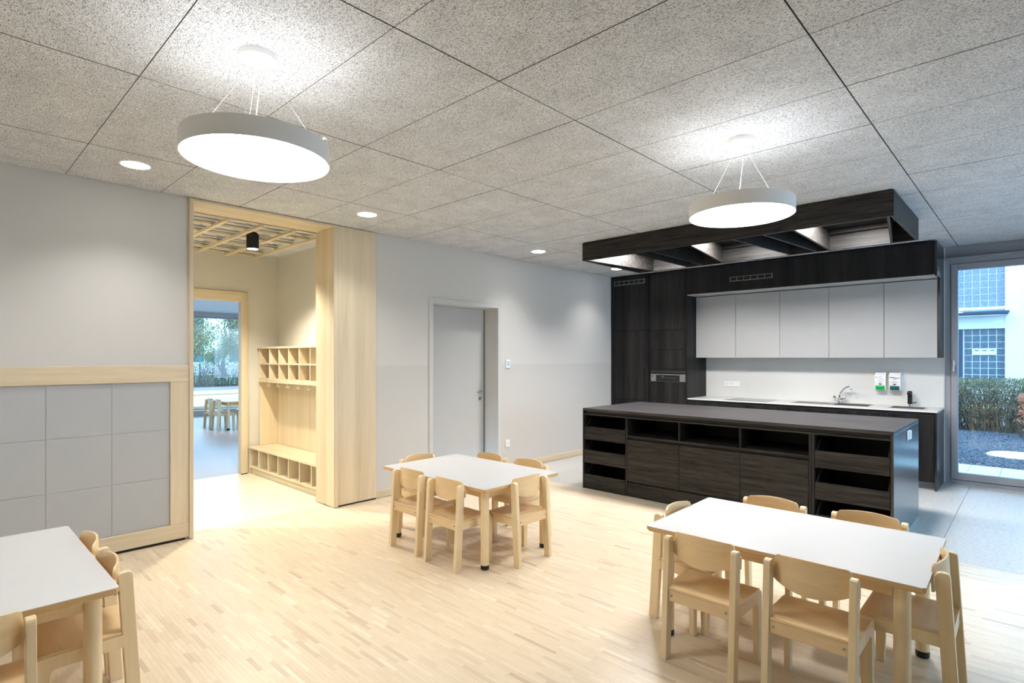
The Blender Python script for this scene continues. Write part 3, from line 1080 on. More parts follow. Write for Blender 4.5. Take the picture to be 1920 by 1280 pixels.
dispenser(-1.437, 'white soap dispenser with a bright green push bar', green_l,
          [(-0.045, -0.036, 0.158, 0.010), (-0.018, 0.0, 0.166, 0.003), (0.002, 0.02, 0.172, 0.003), (-0.02, -0.012, 0.138, 0.004), (-0.004, 0.008, 0.140, 0.006), (0.022, 0.032, 0.134, 0.008), (-0.02, 0.022, 0.108, 0.004)])
dispenser(-1.285, 'white soap dispenser with a dark green push bar', green_d,
          [(-0.05, 0.0, 0.160, 0.008), (0.0, 0.05, 0.156, 0.006), (-0.02, 0.02, 0.146, 0.002), (-0.02, 0.022, 0.134, 0.002), (-0.035, 0.03, 0.106, 0.003), (-0.006, 0.002, 0.112, 0.005)])

t = thing('wall_socket', 'white double socket with blank cover on the splashback', 'socket', (-3.36, 8.408, 1.10))
B(-0.118, 0.118, -0.010, 0, -0.041, 0.041, 0.003).build('cover_plate', white_pl, t)
for xx in (-0.078, -0.002):
    MB().lathe([(0.021, -0.0108), (0.019, -0.0108), (0.019, -0.004), (0.001, -0.004)], (xx, 0, 0), 20, caps=False, axis='y').build('socket_well', grey_front, t)
    MB().box(xx - 0.011, xx - 0.006, -0.0112, -0.0098, -0.002, 0.003).box(xx + 0.006, xx + 0.011, -0.0112, -0.0098, -0.002, 0.003).build('pin_holes', black, t)

# ================================================================ ISLAND
ix0, ix1, iy0, iy1 = -3.803, -0.811, 5.206, 6.460
t = thing('kitchen_island', 'long dark wood kitchen island with open shelves and pull-out bins', 'island', ((ix0 + ix1) / 2, (iy0 + iy1) / 2, 0))
ox, oy = t.location[0], t.location[1]


def I(name, a, b_, c, d, e, f, mat, bv=0.0015, par=None):
    return B(a - ox, b_ - ox, c - oy, d - oy, e, f, bv).build(name, mat, par or t)


I('top', ix0, ix1, iy0, iy1, 0.890, 0.918, dark_top, 0.001)
I('side_panel', ix0, ix0 + 0.022, iy0, iy1, 0.0, 0.8895, dark_z)
I('side_panel', ix1 - 0.022, ix1, iy0, iy1, 0.0, 0.8895, dark_end)
I('back_panel', ix0 + 0.023, ix1 - 0.023, iy1 - 0.02, iy1, 0.0, 0.8895, dark_z)
I('grip_channel', ix0 + 0.023, ix1 - 0.023, iy0 + 0.02, iy0 + 0.03, 0.860, 0.889, black)
I('top_rail', ix0 + 0.023, ix1 - 0.023, iy0 + 0.002, iy0 + 0.60, 0.842, 0.859, dark_x)
for (a, b_) in ((-3.236, -3.212), (-1.420, -1.401), (-1.398, -1.376)):
    I('upright', a, b_, iy0, iy0 + 0.62, 0.005, 0.842, dark_z)
I('inner_back', ix0 + 0.023, ix1 - 0.023, iy0 + 0.60, iy0 + 0.62, 0.005, 0.842, dark_in)
I('shelf', -3.212, -1.421, iy0 + 0.001, iy0 + 0.598, 0.640, 0.659, dark_x)
for xx in (-2.613, -2.005):
    I('upright', xx - 0.010, xx + 0.010, iy0 + 0.001, iy0 + 0.598, 0.660, 0.842, dark_z)
I('grip_channel', -3.211, -1.421, iy0 + 0.02, iy0 + 0.03, 0.617, 0.640, black)
for (a, b_) in ((-3.210, -2.615), (-2.611, -2.007), (-2.003, -1.423)):
    I('door', a, b_, iy0, iy0 + 0.02, 0.168, 0.615, dark_x)
I('plinth_front', -3.210, -1.423, iy0 + 0.002, iy0 + 0.02, 0.012, 0.150, dark_x)
I('plinth_recess', -3.210, -1.423, iy0 + 0.022, iy0 + 0.04, 0.0, 0.165, black)
for (a, b_) in ((-3.780, -3.238), (-1.374, -0.834)):
    for z in (0.020, 0.296, 0.564):
        p = I('drawer', a + 0.002, b_ - 0.002, iy0 + 0.001, iy0 + 0.019, z, z + 0.146, dark_x)
        for xx in (a + 0.008, b_ - 0.020):
            m = MB().prism([(iy0 + 0.02 - oy, z + 0.005), (iy0 + 0.55 - oy, z + 0.005), (iy0 + 0.55 - oy, z + 0.235), (iy0 + 0.11 - oy, z + 0.235), (iy0 + 0.02 - oy, z + 0.146)],
                           'x', xx - ox, xx + 0.012 - ox)
            m.build('drawer_side', dark_x, p)
        B(a + 0.02 - ox, b_ - 0.02 - ox, iy0 + 0.02 - oy, iy0 + 0.55 - oy, z + 0.004, z + 0.016).build('drawer_bottom', dark_in, p)
    I('bottom_rail', a, b_, iy0 + 0.002, iy0 + 0.10, 0.001, 0.017, dark_in)
t = thing('island_socket', 'white socket on the end panel of the kitchen island', 'socket', (ix1, 5.87, 0.825))
B(0.0, 0.010, -0.075, 0.075, -0.040, 0.040, 0.003).build('cover_plate', white_pl, t)
B(0.010, 0.018, -0.010, 0.070, -0.037, 0.037, 0.004).build('hinged_lid', white_pl, t)

# wall fittings on the left wall
t = thing('room_controller', 'small white room controller with pale blue screen right of the grey door', 'thermostat', (WX, 5.305, 1.415))
B(0, 0.018, -0.040, 0.040, -0.055, 0.055, 0.004).build('housing', white_pl, t)
B(0.018, 0.0192, -0.024, 0.024, -0.030, 0.036, 0.0005).build('screen', screen_b, t)
t = thing('wall_socket', 'white single socket low on the wall right of the grey door', 'socket', (WX, 5.305, 0.36))
B(0, 0.011, -0.041, 0.041, -0.046, 0.046, 0.003).build('cover_plate', white_pl, t)
MB().lathe([(0.021, 0.0118), (0.019, 0.0118), (0.019, 0.005), (0.001, 0.005)], (0, 0, 0), 20, caps=False, axis='x').build('socket_well', grey_front, t)
MB().box(0.0115, 0.0125, -0.011, -0.006, -0.002, 0.003).box(0.0115, 0.0125, 0.006, 0.011, -0.002, 0.003).build('pin_holes', black, t)


# ================================================================ CLOAKROOM
t = thing('shoe_bench', 'pale wood shoe bench with a row of open compartments', 'bench', (-6.42, 3.07, 0))
ox, oy = t.location[0], t.location[1]


def K(name, a, b_, c, d, e, f, mat, bv=0.0015, par=None):
    return B(a - ox, b_ - ox, c - oy, d - oy, e, f, bv).build(name, mat, par or t)


bx0, bx1, by0 = -7.395, -5.447, 2.868
K('seat_board', bx0, bx1, by0 - 0.01, 3.244, 0.330, 0.352, ash_x)
K('bottom_board', bx0, bx1, by0, 3.244, 0.082, 0.100, ash_x)
K('kick_board', bx0 + 0.02, bx1, by0 + 0.03, by0 + 0.045, 0.0, 0.082, ash_x)
K('back_board', bx0, bx1, 3.232, 3.244, 0.100, 0.330, ash_x)
dv = [-7.395, -7.118, -6.838, -6.560, -6.282, -6.004, -5.726, -5.466]
for k, x in enumerate(dv):
    K('divider', x, x + 0.018, by0 + 0.002, 3.231, (0.0 if k in (0, 7) else 0.100), 0.3295, ash_z)

t = thing('coat_rack', 'pale wood coat rack with two rows of cubbyholes above the shoe bench', 'coat rack', (-6.42, 3.1, 1.18))
ox, oy, oz = t.location


def Cc(name, a, b_, c, d, e, f, mat, bv=0.0015, par=None):
    return B(a - ox, b_ - ox, c - oy, d - oy, e - oz, f - oz, bv).build(name, mat, par or t)


cy0 = 2.985
Cc('back_panel', -7.395, -5.447, 3.230, 3.245, 0.354, 1.635, ash_z)
Cc('side_cheek', -7.395, -7.377, cy0 + 0.02, 3.229, 0.354, 1.612, ash_z)
Cc('top_board', -7.400, -5.447, cy0 - 0.01, 3.245, 1.612, 1.634, ash_x)
Cc('middle_board', -7.376, -5.447, cy0, 3.229, 1.410, 1.426, ash_x)
Cc('bottom_board', -7.376, -5.447, cy0 + 0.02, 3.229, 1.215, 1.233, ash_x)
Cc('front_rail', -7.376, -5.447, cy0, cy0 + 0.02, 1.182, 1.233, ash_x)
for x in [-7.376, -7.073, -6.80, -6.53, -6.257, -5.985, -5.712, -5.466]:
    for (a, b_) in ((1.2335, 1.4095), (1.4265, 1.6115)):
        Cc('divider', x, x + 0.018, cy0 + 0.001, 3.229, a, b_, ash_z)
for x in (-7.23, -6.95, -6.68, -6.41, -6.14, -5.87):
    c_ = (x - ox, 3.05 - oy, 1.160 - oz)
    m = MB()
    m.lathe([(0.018, 0.0545), (0.018, 0.050)], c_, 16)
    m.tube([(c_[0], c_[1], c_[2] + 0.052), (c_[0], c_[1], c_[2] - 0.02)], 0.005, 8)
    pts = [(c_[0] + 0.042 * math.sin(a), c_[1], c_[2] - 0.005 - 0.03 * math.cos(a)) for a in [-1.5 + 3.0 * q / 10 for q in range(11)]]
    m.tube(pts, 0.005, 8)
    m.build('coat_hook', white_met, t, 60)

# lattice under the cloakroom ceiling
t = thing('ceiling_lattice', 'pale wood lattice of crossed battens under the cloakroom ceiling', 'lattice', (-6.4, 1.9, 2.80))
ox, oy, oz = t.location
for y_ in (0.33, 0.65, 0.965, 1.28, 1.60, 1.915, 2.235, 2.553, 2.872):
    B(-7.30 - ox, -5.452 - ox, y_ - 0.019 - oy, y_ + 0.019 - oy, 2.762 - oz, 2.786 - oz, 0.001).build('long_batten', ash_x, t)
for x_ in (-5.475, -5.80, -6.19, -6.60, -7.02, -7.27):
    B(x_ - 0.018 - ox, x_ + 0.018 - ox, 0.2 - oy, 2.90 - oy, 2.7865 - oz, 2.810 - oz, 0.001).build('cross_batten', ash_y, t)
    B(x_ - 0.030 - ox, x_ - 0.019 - ox, 0.2 - oy, 2.90 - oy, 2.811 - oz, 2.822 - oz).build('carrier_rail', black, t)


def canspot(x, y, label, g=None):
    t = thing('spotlight', label, 'lamp', (x, y, 2.80), 0, g)
    MB().lathe([(0.055, -0.152), (0.061, -0.152), (0.061, 0.0), (0.03, 0.03)], n=32).build('can', black, t, 40)
    MB().lathe([(0.053, -0.1545), (0.053, -0.1522)], n=32).build('lens', down_on, t, 40)
    l = bpy.data.lights.new('spotlight_beam', 'SPOT')
    l.energy = 190
    l.color = WARM
    l.spot_size = math.radians(130)
    l.spot_blend = 0.5
    l.shadow_soft_size = 0.05
    o = bpy.data.objects.new('spotlight_beam', l)
    o.location = (x, y, 2.63)
    COL.objects.link(o)


canspot(-6.02, 2.372, 'black cylinder spotlight hanging from the wood lattice', 'cylinder spotlights of the cloakroom')
canspot(-6.02, 0.9, 'black cylinder spotlight left of the opening, out of view', 'cylinder spotlights of the cloakroom')


# ================================================================ CHAIRS
def make_chair(name='childs_chair'):
    root = thing(name, 'chair', 'chair')
    hw = 0.1825
    t = 0.028
    # rear legs: leaning slabs with rounded tops
    for sx in (-1, 1):
        x0, x1 = (hw - 0.030, hw) if sx > 0 else (-hw, -hw + 0.030)
        yb, yt, w, zt = -0.190, -0.155, 0.052, 0.603
        out = [(yb, 0.003), (yb + w, 0.003), (yt + w, zt - 0.018), (yt + w - 0.006, zt - 0.005), (yt + w - 0.018, zt), (yt + 0.014, zt), (yt + 0.004, zt - 0.005), (yt, zt - 0.014)]
        lg = MB().prism(out, 'x', x0, x1).build('rear_leg', beech, root)
        bv = lg.modifiers.new('edge', 'BEVEL')
        bv.width = 0.003
        bv.segments = 2
        B(x0 + 0.001, x1 - 0.001, yb + 0.002, yb + w - 0.002, 0.0, 0.003).build('glide', felt, lg)
        sc_ = MB().lathe([(0.0055, 0), (0.0055, -0.0025), (0.003, -0.0030), (0.002, -0.0015)], (sx * (hw - 0.046), -0.1632, 0.318), 14, axis='y').build('screw', steel, root, 40)
    # bent ply side frames: front leg and rail in one
    for sx in (-1, 1):
        x0, x1 = (hw - t, hw) if sx > 0 else (-hw, -hw + t)
        out = [(0.128, 0.003), (0.162, 0.003)]
        R = 0.03
        for k in range(7):
            a = k * PI / 12
            out.append((0.168 - R + R * math.cos(a), 0.344 - R + R * math.sin(a)))
        out += [(-0.1245, 0.344), (-0.1245, 0.290)]
        r = 0.022
        for k in range(6):
            a = PI / 2 - k * PI / 10
            out.append((0.116 - r + r * math.cos(a), 0.290 - r + r * math.sin(a)))
        sf = MB().prism(out, 'x', x0, x1).build('side_frame', beech, root)
        bv = sf.modifiers.new('edge', 'BEVEL')
        bv.width = 0.002
        bv.segments = 2
        B(x0 + 0.001, x1 - 0.001, 0.130, 0.160, 0.0, 0.003).build('glide', felt, sf)
    B(-hw + 0.0305, hw - 0.0305, -0.162, -0.140, 0.288, 0.343, 0.002).build('rear_rail', beech_x, root)
    B(-hw + t, hw - t, 0.128, 0.146, 0.300, 0.343, 0.002).build('front_rail', beech_x, root)
    # seat: thin moulded ply with a shallow hollow and waterfall front
    nx, ny = 14, 14
    v, f = [], []
    for j in range(ny + 1):
        yy = -0.162 + (0.178 + 0.162) * j / ny
        for i in range(nx + 1):
            u = -1 + 2 * i / nx
            half = hw - 0.031 if yy < -0.118 else hw
            if j >= ny - 1:
                half -= 0.006 if j == ny - 1 else 0.02
            xx = u * half
            dish = 0.006 * (1 - u * u) * math.exp(-((yy + 0.03) / 0.09) ** 2)
            fall = 0.0
            if yy > 0.12:
                fall = 0.022 * ((yy - 0.12) / 0.058) ** 2
            v.append((xx, yy, 0.356 - dish - fall))
    top = len(v)
    v += [(a, b_, c - 0.0105) for a, b_, c in v]
    for j in range(ny):
        for i in range(nx):
            a = j * (nx + 1) + i
            f.append((a, a + 1, a + nx + 2, a + nx + 1))
            f.append((a + top, a + nx + 1 + top, a + nx + 2 + top, a + 1 + top))
    for i in range(nx):
        f.append((i, i + top, i + 1 + top, i + 1))
        a = ny * (nx + 1) + i
        f.append((a, a + 1, a + 1 + top, a + top))
    for j in range(ny):
        a = j * (nx + 1)
        f.append((a, a + nx + 1, a + nx + 1 + top, a + top))
        a += nx
        f.append((a, a + top, a + nx + 1 + top, a + nx + 1))
    MB().add(v, f).build('seat', beech_x, root, 50)
    # backrest: curved ply board with shouldered ends
    us = [-0.1815, -0.170, -0.1545, -0.1515, -0.1495, -0.146, -0.140, -0.131, -0.12] + [-0.11 + 0.022 * k for k in range(11)] + [0.12, 0.131, 0.140, 0.146, 0.1495, 0.1515, 0.1545, 0.170, 0.1815]
    v, f = [], []
    nr = 4
    for x in us:
        ax = abs(x)
        q = min(1, ax / 0.15)
        zt = 0.632 - 0.012 * q * q
        if ax > 0.12:
            s_ = (min(ax, 0.1515) - 0.12) / 0.0315
            zt = 0.6245 - 0.030 * (1 - max(0, 1 - s_ ** 3.2) ** 0.5)
        if ax > 0.1515:
            zt = 0.574
        if ax > 0.175:
            zt = 0.568
        zb = 0.478 + 0.034 * q ** 2
        if ax > 0.175:
            zb = 0.515
        bow = 0.0 if ax > 0.1525 else 0.040 * (1 - (ax / 0.1525) ** 2) ** 0.8
        for k in range(nr + 1):
            z = zb + (zt - zb) * k / nr
            yf = -0.100 - bow + 0.035 * (z - 0.54) / 0.6
            v.append((x, yf, z))
    n0 = len(v)
    v += [(a, b_ + 0.009, c) for a, b_, c in v]
    m_ = nr + 1
    for i in range(len(us) - 1):
        for k in range(nr):
            a = i * m_ + k
            f.append((a, a + 1, a + m_ + 1, a + m_))
            f.append((a + n0, a + m_ + n0, a + m_ + 1 + n0, a + 1 + n0))
        a = i * m_
        f.append((a, a + m_, a + m_ + n0, a + n0))
        a = i * m_ + nr
        f.append((a, a + n0, a + m_ + n0, a + m_))
    for k in range(nr):
        f.append((k, k + n0, k + 1 + n0, k + 1))
        a = (len(us) - 1) * m_ + k
        f.append((a, a + 1, a + 1 + n0, a + n0))
    MB().add(v, f).build('backrest', beech_x, root, 40)
    return root


chair0 = make_chair()
register(chair0)
used = [False]


def chair(x, y, rz, label, group):
    if not used[0]:
        o = chair0
        used[0] = True
    else:
        o = copy_tree(chair0)
    o.location = (x, y, 0)
    o.rotation_euler = (0, 0, math.radians(rz))
    o['label'] = label
    o['group'] = group
    return o


def table(x0, x1, y0, y1, rz, label, inset=0.088, group='white topped low tables'):
    t = thing('low_table', label, 'table', ((x0 + x1) / 2, (y0 + y1) / 2, 0), math.radians(rz), group)
    a, b_ = (x1 - x0) / 2, (y1 - y0) / 2
    zt = 0.59
    core = MB()
    c = 0.012
    out = [(-a, -b_ + c), (-a + c, -b_), (a - c, -b_), (a, -b_ + c), (a, b_ - c), (a - c, b_), (-a + c, b_), (-a, b_ - c)]
    out2 = [(p * (a - 0.006) / a, q * (b_ - 0.006) / b_) for p, q in out]
    v = [(p, q, zt - 0.027) for p, q in out2] + [(p, q, zt - 0.018) for p, q in out] + [(p, q, zt - 0.0015) for p, q in out]
    f = [tuple(range(8))[::-1], tuple(range(16, 24))]
    for s_ in (0, 8):
        f += [(s_ + i, s_ + (i + 1) % 8, s_ + 8 + (i + 1) % 8, s_ + 8 + i) for i in range(8)]
    MB().add(v, f).build('tabletop', plyedge_table, t)
    out3 = [(p * (a - 0.001) / a, q * (b_ - 0.001) / b_) for p, q in out]
    MB().prism(out3, 'z', zt - 0.0014, zt).build('laminate', white_lam, t)
    for sx in (-1, 1):
        for sy in (-1, 1):
            lx, ly = sx * (a - inset), sy * (b_ - inset)
            lg = MB().lathe([(0.0305, 0.034), (0.0305, zt - 0.0275)], (lx, ly, 0), 28).build('leg', beech, t, 40)
            MB().lathe([(0.024, 0.0), (0.029, 0.004), (0.0305, 0.012), (0.0305, 0.0338)], (lx, ly, 0), 28).build('foot', rubber, lg, 40)
    w = inset
    B(-a + w + 0.033, a - w - 0.033, -b_ + w - 0.010, -b_ + w + 0.012, 0.505, zt - 0.0275, 0.001).build('apron', beech_x, t)
    B(-a + w + 0.033, a - w - 0.033, b_ - w - 0.012, b_ - w + 0.010, 0.505, zt - 0.0275, 0.001).build('apron', beech_x, t)
    B(-a + w - 0.010, -a + w + 0.012, -b_ + w + 0.033, b_ - w - 0.033, 0.505, zt - 0.0275, 0.001).build('apron', beech_x, t)
    B(a - w - 0.012, a - w + 0.010, -b_ + w + 0.033, b_ - w - 0.033, 0.505, zt - 0.0275, 0.001).build('apron', beech_x, t)
    return t


def ply_table_edge():
    m, nt, b = newmat('ply_layers')
    L = nt.links
    b.inputs['Roughness'].default_value = 0.45
    t = nt.nodes.new('ShaderNodeTexCoord')
    s = nt.nodes.new('ShaderNodeSeparateXYZ')
    L.new(t.outputs['Object'], s.inputs[0])
    w = nt.nodes.new('ShaderNodeMath')
    w.operation = 'MULTIPLY'
    w.inputs[1].default_value = 2 * PI / 0.0045
    L.new(s.outputs[2], w.inputs[0])
    n = nt.nodes.new('ShaderNodeMath')
    n.operation = 'SINE'
    L.new(w.outputs[0], n.inputs[0])
    r = nt.nodes.new('ShaderNodeValToRGB')
    r.color_ramp.elements[0].position = 0.15
    r.color_ramp.elements[1].position = 0.6
    r.color_ramp.elements[0].color = lin((196, 158, 104))
    r.color_ramp.elements[1].color = lin((228, 196, 144))
    L.new(n.outputs[0], r.inputs[0])
    L.new(r.outputs[0], b.inputs['Base Color'])
    return m


plyedge_table = ply_table_edge()
table(-3.983, -2.750, 2.632, 3.448, 0, 'low white table with six chairs in the middle, in front of the grey door')
table(-1.545, -0.322, 2.690, 3.518, 1.0, 'low white table with six chairs at the right, in front of the kitchen island')
table(-3.812, -2.640, -0.285, 0.528, 0, 'low white table at the left edge beside the play wall', 0.075)
gm, gr, gl_ = 'chairs around the middle table', 'chairs around the right table', 'chairs around the left table'
chair(-3.568, 2.722, 0, 'beech child chair on the near side of the middle table, left of two', gm)
chair(-3.098, 2.703, 0, 'beech child chair on the near side of the middle table, right of two', gm)
chair(-2.848, 3.065, 90, 'beech child chair at the right end of the middle table, toward the island', gm)
chair(-3.60, 3.415, 180, 'beech child chair on the far side of the middle table, nearest the grey door', gm)
chair(-3.14, 3.428, 180, 'beech child chair on the far side of the middle table, nearest the island', gm)
chair(-3.93, 3.045, -90, 'beech child chair at the cloakroom end of the middle table', gm)
chair(-1.180, 2.705, 0, 'beech child chair on the near side of the right table, left of two', gr)
chair(-0.703, 2.718, 0, 'beech child chair on the near side of the right table, right of two', gr)
chair(-0.415, 3.086, 90.5, 'beech child chair at the right end of the right table, beside the linoleum edge', gr)
chair(-1.188, 3.502, 180, 'beech child chair on the far side of the right table, left of two', gr)
chair(-0.683, 3.512, 181, 'beech child chair on the far side of the right table, before the island end', gr)
chair(-1.446, 3.066, -90, 'beech child chair at the left end of the right table', gr)
chair(-3.368, 0.444, 180, 'beech child chair behind the left table, nearer the play wall', gl_)
chair(-2.948, 0.444, 180, 'beech child chair behind the left table, nearer its corner', gl_)
chair(-2.662, 0.080, 90, 'beech child chair at the end of the left table, cut by the left edge', gl_)

# far room furniture
gf = 'chairs around the table of the room beyond'
table(-13.25, -12.04, 4.20, 5.02, 0, 'low white table seen through the doorway in the room beyond', group='low tables of the room beyond')
chair(-12.86, 4.285, 0, 'beech child chair in the room beyond, left of two at the table side', gf)
chair(-12.40, 4.285, 0, 'beech child chair in the room beyond, right of two at the table side', gf)
chair(-12.03, 4.66, 90, 'beech child chair at the end of the table in the room beyond', gf)
chair(-12.86, 4.95, 180, 'beech child chair behind the table in the room beyond, left of two', gf)
chair(-12.40, 4.95, 180, 'beech child chair behind the table in the room beyond, right of two', gf)


# ================================================================ OUTDOORS, KITCHEN SIDE
g0 = -0.05
struct(B(-14, 14, 8.6, 40, g0 - 0.3, g0 - 0.005).build('ground', gravel), 'dark slate gravel bed outside the glazed door')
def stones():
    R = random.Random(5)
    v, f = [], []
    for k in range(11000):
        x, y = R.uniform(-1.9, 1.9), R.uniform(10.4, 15.1)
        if (x + 0.22) ** 2 + (y - 11.75) ** 2 < 0.42 ** 2 or y > 14.1 and -0.3 < x < 0.85:
            continue
        s_ = R.uniform(0.014, 0.034)
        a = R.uniform(0, 6.28)
        o = len(v)
        for q in range(4):
            t_ = a + q * PI / 2 + R.uniform(-0.4, 0.4)
            v.append((x + s_ * math.cos(t_), y + s_ * math.sin(t_), g0 + R.uniform(-0.004, 0.012)))
        v.append((x + R.uniform(-0.3, 0.3) * s_, y + R.uniform(-0.3, 0.3) * s_, g0 + s_ * R.uniform(0.5, 1.0)))
        f += [(o + q, o + (q + 1) % 4, o + 4) for q in range(4)]
    return MB().add(v, f)


tag(stones().build('gravel', gravel), 'dark slate chippings covering the bed outside the glazed door', 'gravel', kind='stuff')
te = tag(B(-2.2, 6, 8.60, 9.53, g0 - 0.1, g0 - 0.004).build('terrace', plain('joint_sand', (120, 124, 128), 0.9)), 'strip of pale paving slabs outside the glazed door', 'paving')
te.location = (0, 0.8, 0.0)
# slabs are parts of the terrace
sl = B(0.003, 0.327, 0.003, 0.467, -0.03, 0.0, 0.003).mesh('paving_slab', paving)
for i in range(22):
    for j in range(2):
        link('paving_slab', sl, te, (-2.0 + i * 0.33, 8.62 + j * 0.47, g0 + 0.004))
te2 = tag(B(-2.2, 6, 8.60, 9.40, g0 - 0.1, g0 - 0.002).build('door_apron', paving), 'pale threshold paving directly outside the glazed door', 'paving')
tag(MB().lathe([(0.36, g0 - 0.02), (0.37, g0 + 0.01), (0.34, g0 + 0.03)], (-0.22, 11.75, 0), 48).build('manhole_cover', plain('cover_concrete', (212, 214, 214), 0.8), None, 40),
    'pale round concrete cover lying in the slate gravel', 'manhole cover')


def hedge(x0, x1, y0, y1, z0, h, ns, nl, label, lm, sm_, seed, leafz=0.3, ls=0.03):
    R = random.Random(seed)
    t = thing('hedge', label, 'hedge', ((x0 + x1) / 2, (y0 + y1) / 2, z0))
    ox, oy = t.location[0], t.location[1]
    m = MB()
    for k in range(ns):
        x, y = R.uniform(x0, x1), R.uniform(y0, y1)
        p = Vector((x - ox, y - oy, 0))
        d = Vector((R.uniform(-0.35, 0.35), R.uniform(-0.35, 0.35), 1))
        hh = h * R.uniform(0.75, 1.02)
        pts = [p]
        for q in range(4):
            d = d + Vector((R.uniform(-0.25, 0.25), R.uniform(-0.25, 0.25), 0))
            p = p + d.normalized() * hh / 4
            pts.append(p.copy())
        m.tube(pts, [0.011, 0.009, 0.007, 0.005, 0.003], 3)
    tag(m.build('stems', sm_, t), kind='stuff')
    v, f = [], []
    for k in range(nl):
        z = h * (leafz + (1 - leafz) * R.random() ** 0.7)
        c = Vector((R.uniform(x0, x1) - ox, R.uniform(y0, y1) - oy, z * R.uniform(0.97, 1.02)))
        a = Vector((R.gauss(0, 1), R.gauss(0, 1), R.gauss(0, 1))).normalized()
        b_ = a.orthogonal().normalized()
        s_ = ls * R.uniform(0.6, 1.3)
        o = len(v)
        v += [c - a * s_, c + b_ * s_ * 0.5, c + a * s_, c - b_ * s_ * 0.5]
        f.append((o, o + 1, o + 2, o + 3))
    tag(MB().add(v, f).build('leaves', lm, t), kind='stuff')
    return t


hedge(-2.6, 2.6, 15.2, 16.2, g0, 1.10, 800, 34000, 'clipped green hedge behind the gravel outside the glazed door', leaf_d, twig, 3, 0.12, 0.021)
hedge(-0.25, 0.8, 14.2, 14.9, g0, 0.85, 60, 1500, 'small shrub with copper-brown leaves in front of the green hedge', plain('copper_leaves', (158, 96, 66), 0.8), twig, 4, 0.2, 0.04)

# neighbouring building with glass-block panels
nb = thing('neighbour_building', 'white building with glass-block panels behind the hedge', 'building', (0, 22, g0))
YB = 22.0


def N(name, a, b_, c, d, e, f, mat, bv=0.0):
    return B(a, b_, c - YB, d - YB, e - g0, f - g0, bv).build(name, mat, nb)


N('wall', -0.672, -0.27, YB - 0.1, YB + 4, g0, 6.5, ext_white)
N('wall', -0.27, 9, YB + 0.6, YB + 4, g0, 6.5, ext_white)
N('wall', -12, -0.672, YB + 0.06, YB + 4, g0, 6.5, ext_white)
N('sill', -4, -0.672, YB - 0.06, YB + 0.06, 2.94, 3.025, ext_white)
N('lintel_band', -4, -0.672, YB - 0.08, YB + 0.06, 2.37, 2.76, ext_white)
cp = N('canopy', -4, -0.60, YB - 0.6, YB - 0.08, 2.78, 2.84, ext_dark)
N('canopy_gutter', -4, -0.56, YB - 0.64, YB - 0.58, 2.79, 2.86, ext_dark)
MB().tube([(-0.02, 0.54, 0.1), (-0.02, 0.54, 6.4)], 0.03, 8).build('downpipe', plain('pipe', (150, 176, 190), 0.4), nb, 60)
N('door_frame', -1.80, -1.655, YB - 0.02, YB + 0.06, g0, 2.36, ext_dark)
N('door_glass', -2.6, -1.83, YB + 0.0, YB + 0.05, g0, 2.34, blockglass)
gb = B(-0.087, 0.087, -0.010, 0.0, -0.093, 0.093, 0.004).mesh('glass_block', blockglass)
gbd = B(-0.087, 0.087, -0.010, 0.0, -0.093, 0.093, 0.004).mesh('glass_block', blockglass_d)
for i in range(8):
    for j in range(9):
        link('glass_block', gb, nb, (-0.672 - 0.10 - i * 0.189, 0.058, 3.125 + j * 0.199 - g0))
for i in range(5):
    for j in range(9):
        if j == 3 and 1 <= i <= 3:
            continue
        link('glass_block', gbd, nb, (-0.672 - 0.10 - i * 0.189, 0.058, 2.27 - j * 0.199 - g0))
N('letter_panel', -1.42, -0.875, YB + 0.0, YB + 0.058, 1.58, 1.76, ext_white)
for k in range(3):
    B(-1.37 + k * 0.18, -1.27 + k * 0.18, -0.006, 0.0, 1.70 - g0, 1.725 - g0).build('letter_slot', ext_dark, nb)
N('glass_block_surround', -1.655, -0.672, YB + 0.0565, YB + 0.062, g0, 2.37, ext_white)

# ================================================================ OUTDOORS, FAR SIDE
struct(B(-60, -15.8, -20, 40, -0.5, -0.12).build('ground', soil), 'bare ground of the garden beyond the far window')
tag(B(-24.6, -15.85, -6, 22, -0.12, -0.05, 0.01).build('terrace', terrace_m), 'pale concrete terrace outside the far window', 'terrace')
tag(MB().tube([(-17.9, -6, 0.012), (-17.95, 5, 0.012), (-17.9, 22, 0.012)], 0.06, 12).build('log_edging', log_m, None, 60), 'pale round log lying along the terrace near the far window', 'log')
tag(MB().tube([(-24.9, -6, -0.02), (-25.0, 9, 0.0), (-25.6, 22, 0.0)], 0.11, 12).build('log_edging', log_m, None, 60), 'long pale log edging at the far side of the terrace', 'log')
struct(B(-60, -34.5, -20, 40, -0.12, -0.06).build('ground', grass_m), 'green lawn behind the far hedge')
hedge(-34.0, -33.0, 4.5, 17.5, -0.12, 1.32, 1500, 14000, 'bare brown clipped hedge beyond the far terrace', leaf_b, twig, 11, 0.35, 0.026)
struct(B(-18.6, -15.6, -1, 9.3, 2.88, 3.05).build('sky_light_blocker', ext_white), 'unseen slab added above the far terrace to cut sky light')  # added out of view to dim the daylight in the far room
fe = thing('mesh_fence', 'green metal fence behind the bare hedge', 'fence', (-35, 11, -0.1))
for k in range(7):
    B(-0.03, 0.03, -9.2 + k * 3.0, -9.14 + k * 3.0, 0, 1.62).build('post', teal, fe)
m = MB()
for k in range(11):
    m.box(-0.006, 0.006, -9, 9.2, 0.1 + k * 0.148, 0.112 + k * 0.148)
for k in range(180):
    m.box(-0.004, 0.004, -9 + k * 0.1, -8.992 + k * 0.1, 0.08, 1.6)
tag(m.build('wire_mesh', teal, fe), kind='stuff')


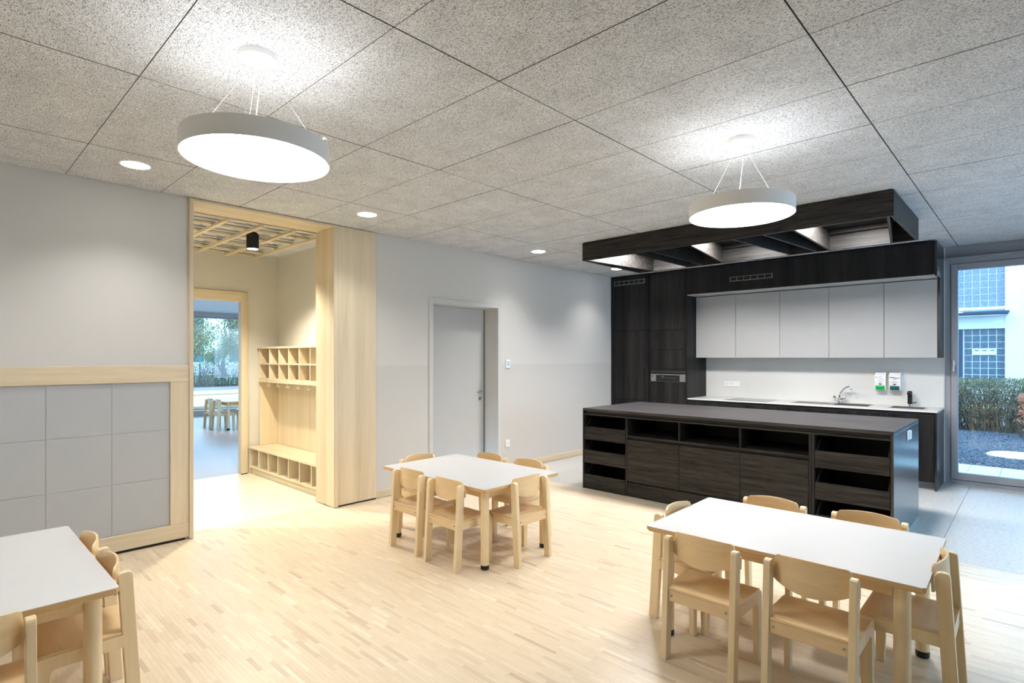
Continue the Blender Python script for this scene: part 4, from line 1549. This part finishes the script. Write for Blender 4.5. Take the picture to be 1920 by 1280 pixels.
def tree(x, y, h, label, seed, nl, lm, spread=0.5, ls=0.09):
    R = random.Random(seed)
    t = thing('tree', label, 'tree', (x, y, -0.1))
    m = MB()
    tips = []

    def grow(p, d, L, r, depth):
        n = 4
        pts = [p]
        for q in range(n):
            d = (d + Vector((R.gauss(0, 0.12), R.gauss(0, 0.12), R.gauss(0, 0.06)))).normalized()
            p = p + d * L / n
            pts.append(p.copy())
        m.tube(pts, [r * (1 - 0.35 * q / n) for q in range(n + 1)], 5 if depth > 2 else 3)
        tips.extend(pts[2:])
        if depth == 0:
            return
        for q in range(R.choice((3, 3, 4))):
            s_ = pts[R.choice((2, 3, 4, 4))]
            nd = (d + Vector((R.gauss(0, spread), R.gauss(0, spread), R.gauss(0.1, spread * 0.6)))).normalized()
            grow(s_.copy(), nd, L * R.uniform(0.6, 0.8), r * 0.55, depth - 1)
    grow(Vector((0, 0, 0)), Vector((0, 0, 1)), h * 0.3, h * 0.018, 5)
    tag(m.build('branches', bark, t), kind='stuff')
    if nl:
        v, f = [], []
        for k in range(nl):
            c = R.choice(tips) + Vector((R.gauss(0, 0.2), R.gauss(0, 0.2), R.gauss(0, 0.2)))
            a = Vector((R.gauss(0, 1), R.gauss(0, 1), R.gauss(0, 1))).normalized()
            b_ = a.orthogonal().normalized()
            s_ = ls * R.uniform(0.6, 1.3)
            o = len(v)
            v += [c - a * s_, c + b_ * s_ * 0.5, c + a * s_, c - b_ * s_ * 0.5]
            f.append((o, o + 1, o + 2, o + 3))
        tag(MB().add(v, f).build('foliage', lm, t), kind='stuff')


tree(-37.5, 10.6, 4.6, 'bushy spring tree left of the fence post behind the green fence', 21, 6000, leaf_g, ls=0.05)
tree(-38.5, 13.2, 4.4, 'bushy spring tree right of the fence post behind the green fence', 22, 6000, leaf_g, ls=0.05)
tree(-43.6, 13.0, 7.5, 'tall bare tree between the two bushy trees', 23, 1200, leaf_g)
tree(-47.5, 16.6, 9.0, 'tall bare tree at the right behind the bushy trees', 24, 500, leaf_g)
tree(-46.5, 7.6, 7.5, 'tall bare tree at the left behind the bushy trees', 25, 500, leaf_g)
fb = thing('apartment_block', 'pale apartment block far behind the bare trees', 'building', (-56, 18, -0.1))
B(-3, 3, -16, 16, 0, 9).build('wall', ext_white, fb)
for i in range(8):
    for j in range(3):
        w_ = B(2.98, 3.03, -14 + i * 3.7, -12.4 + i * 3.7, 1.2 + j * 2.8, 2.6 + j * 2.8).build('window', ext_dark, fb)
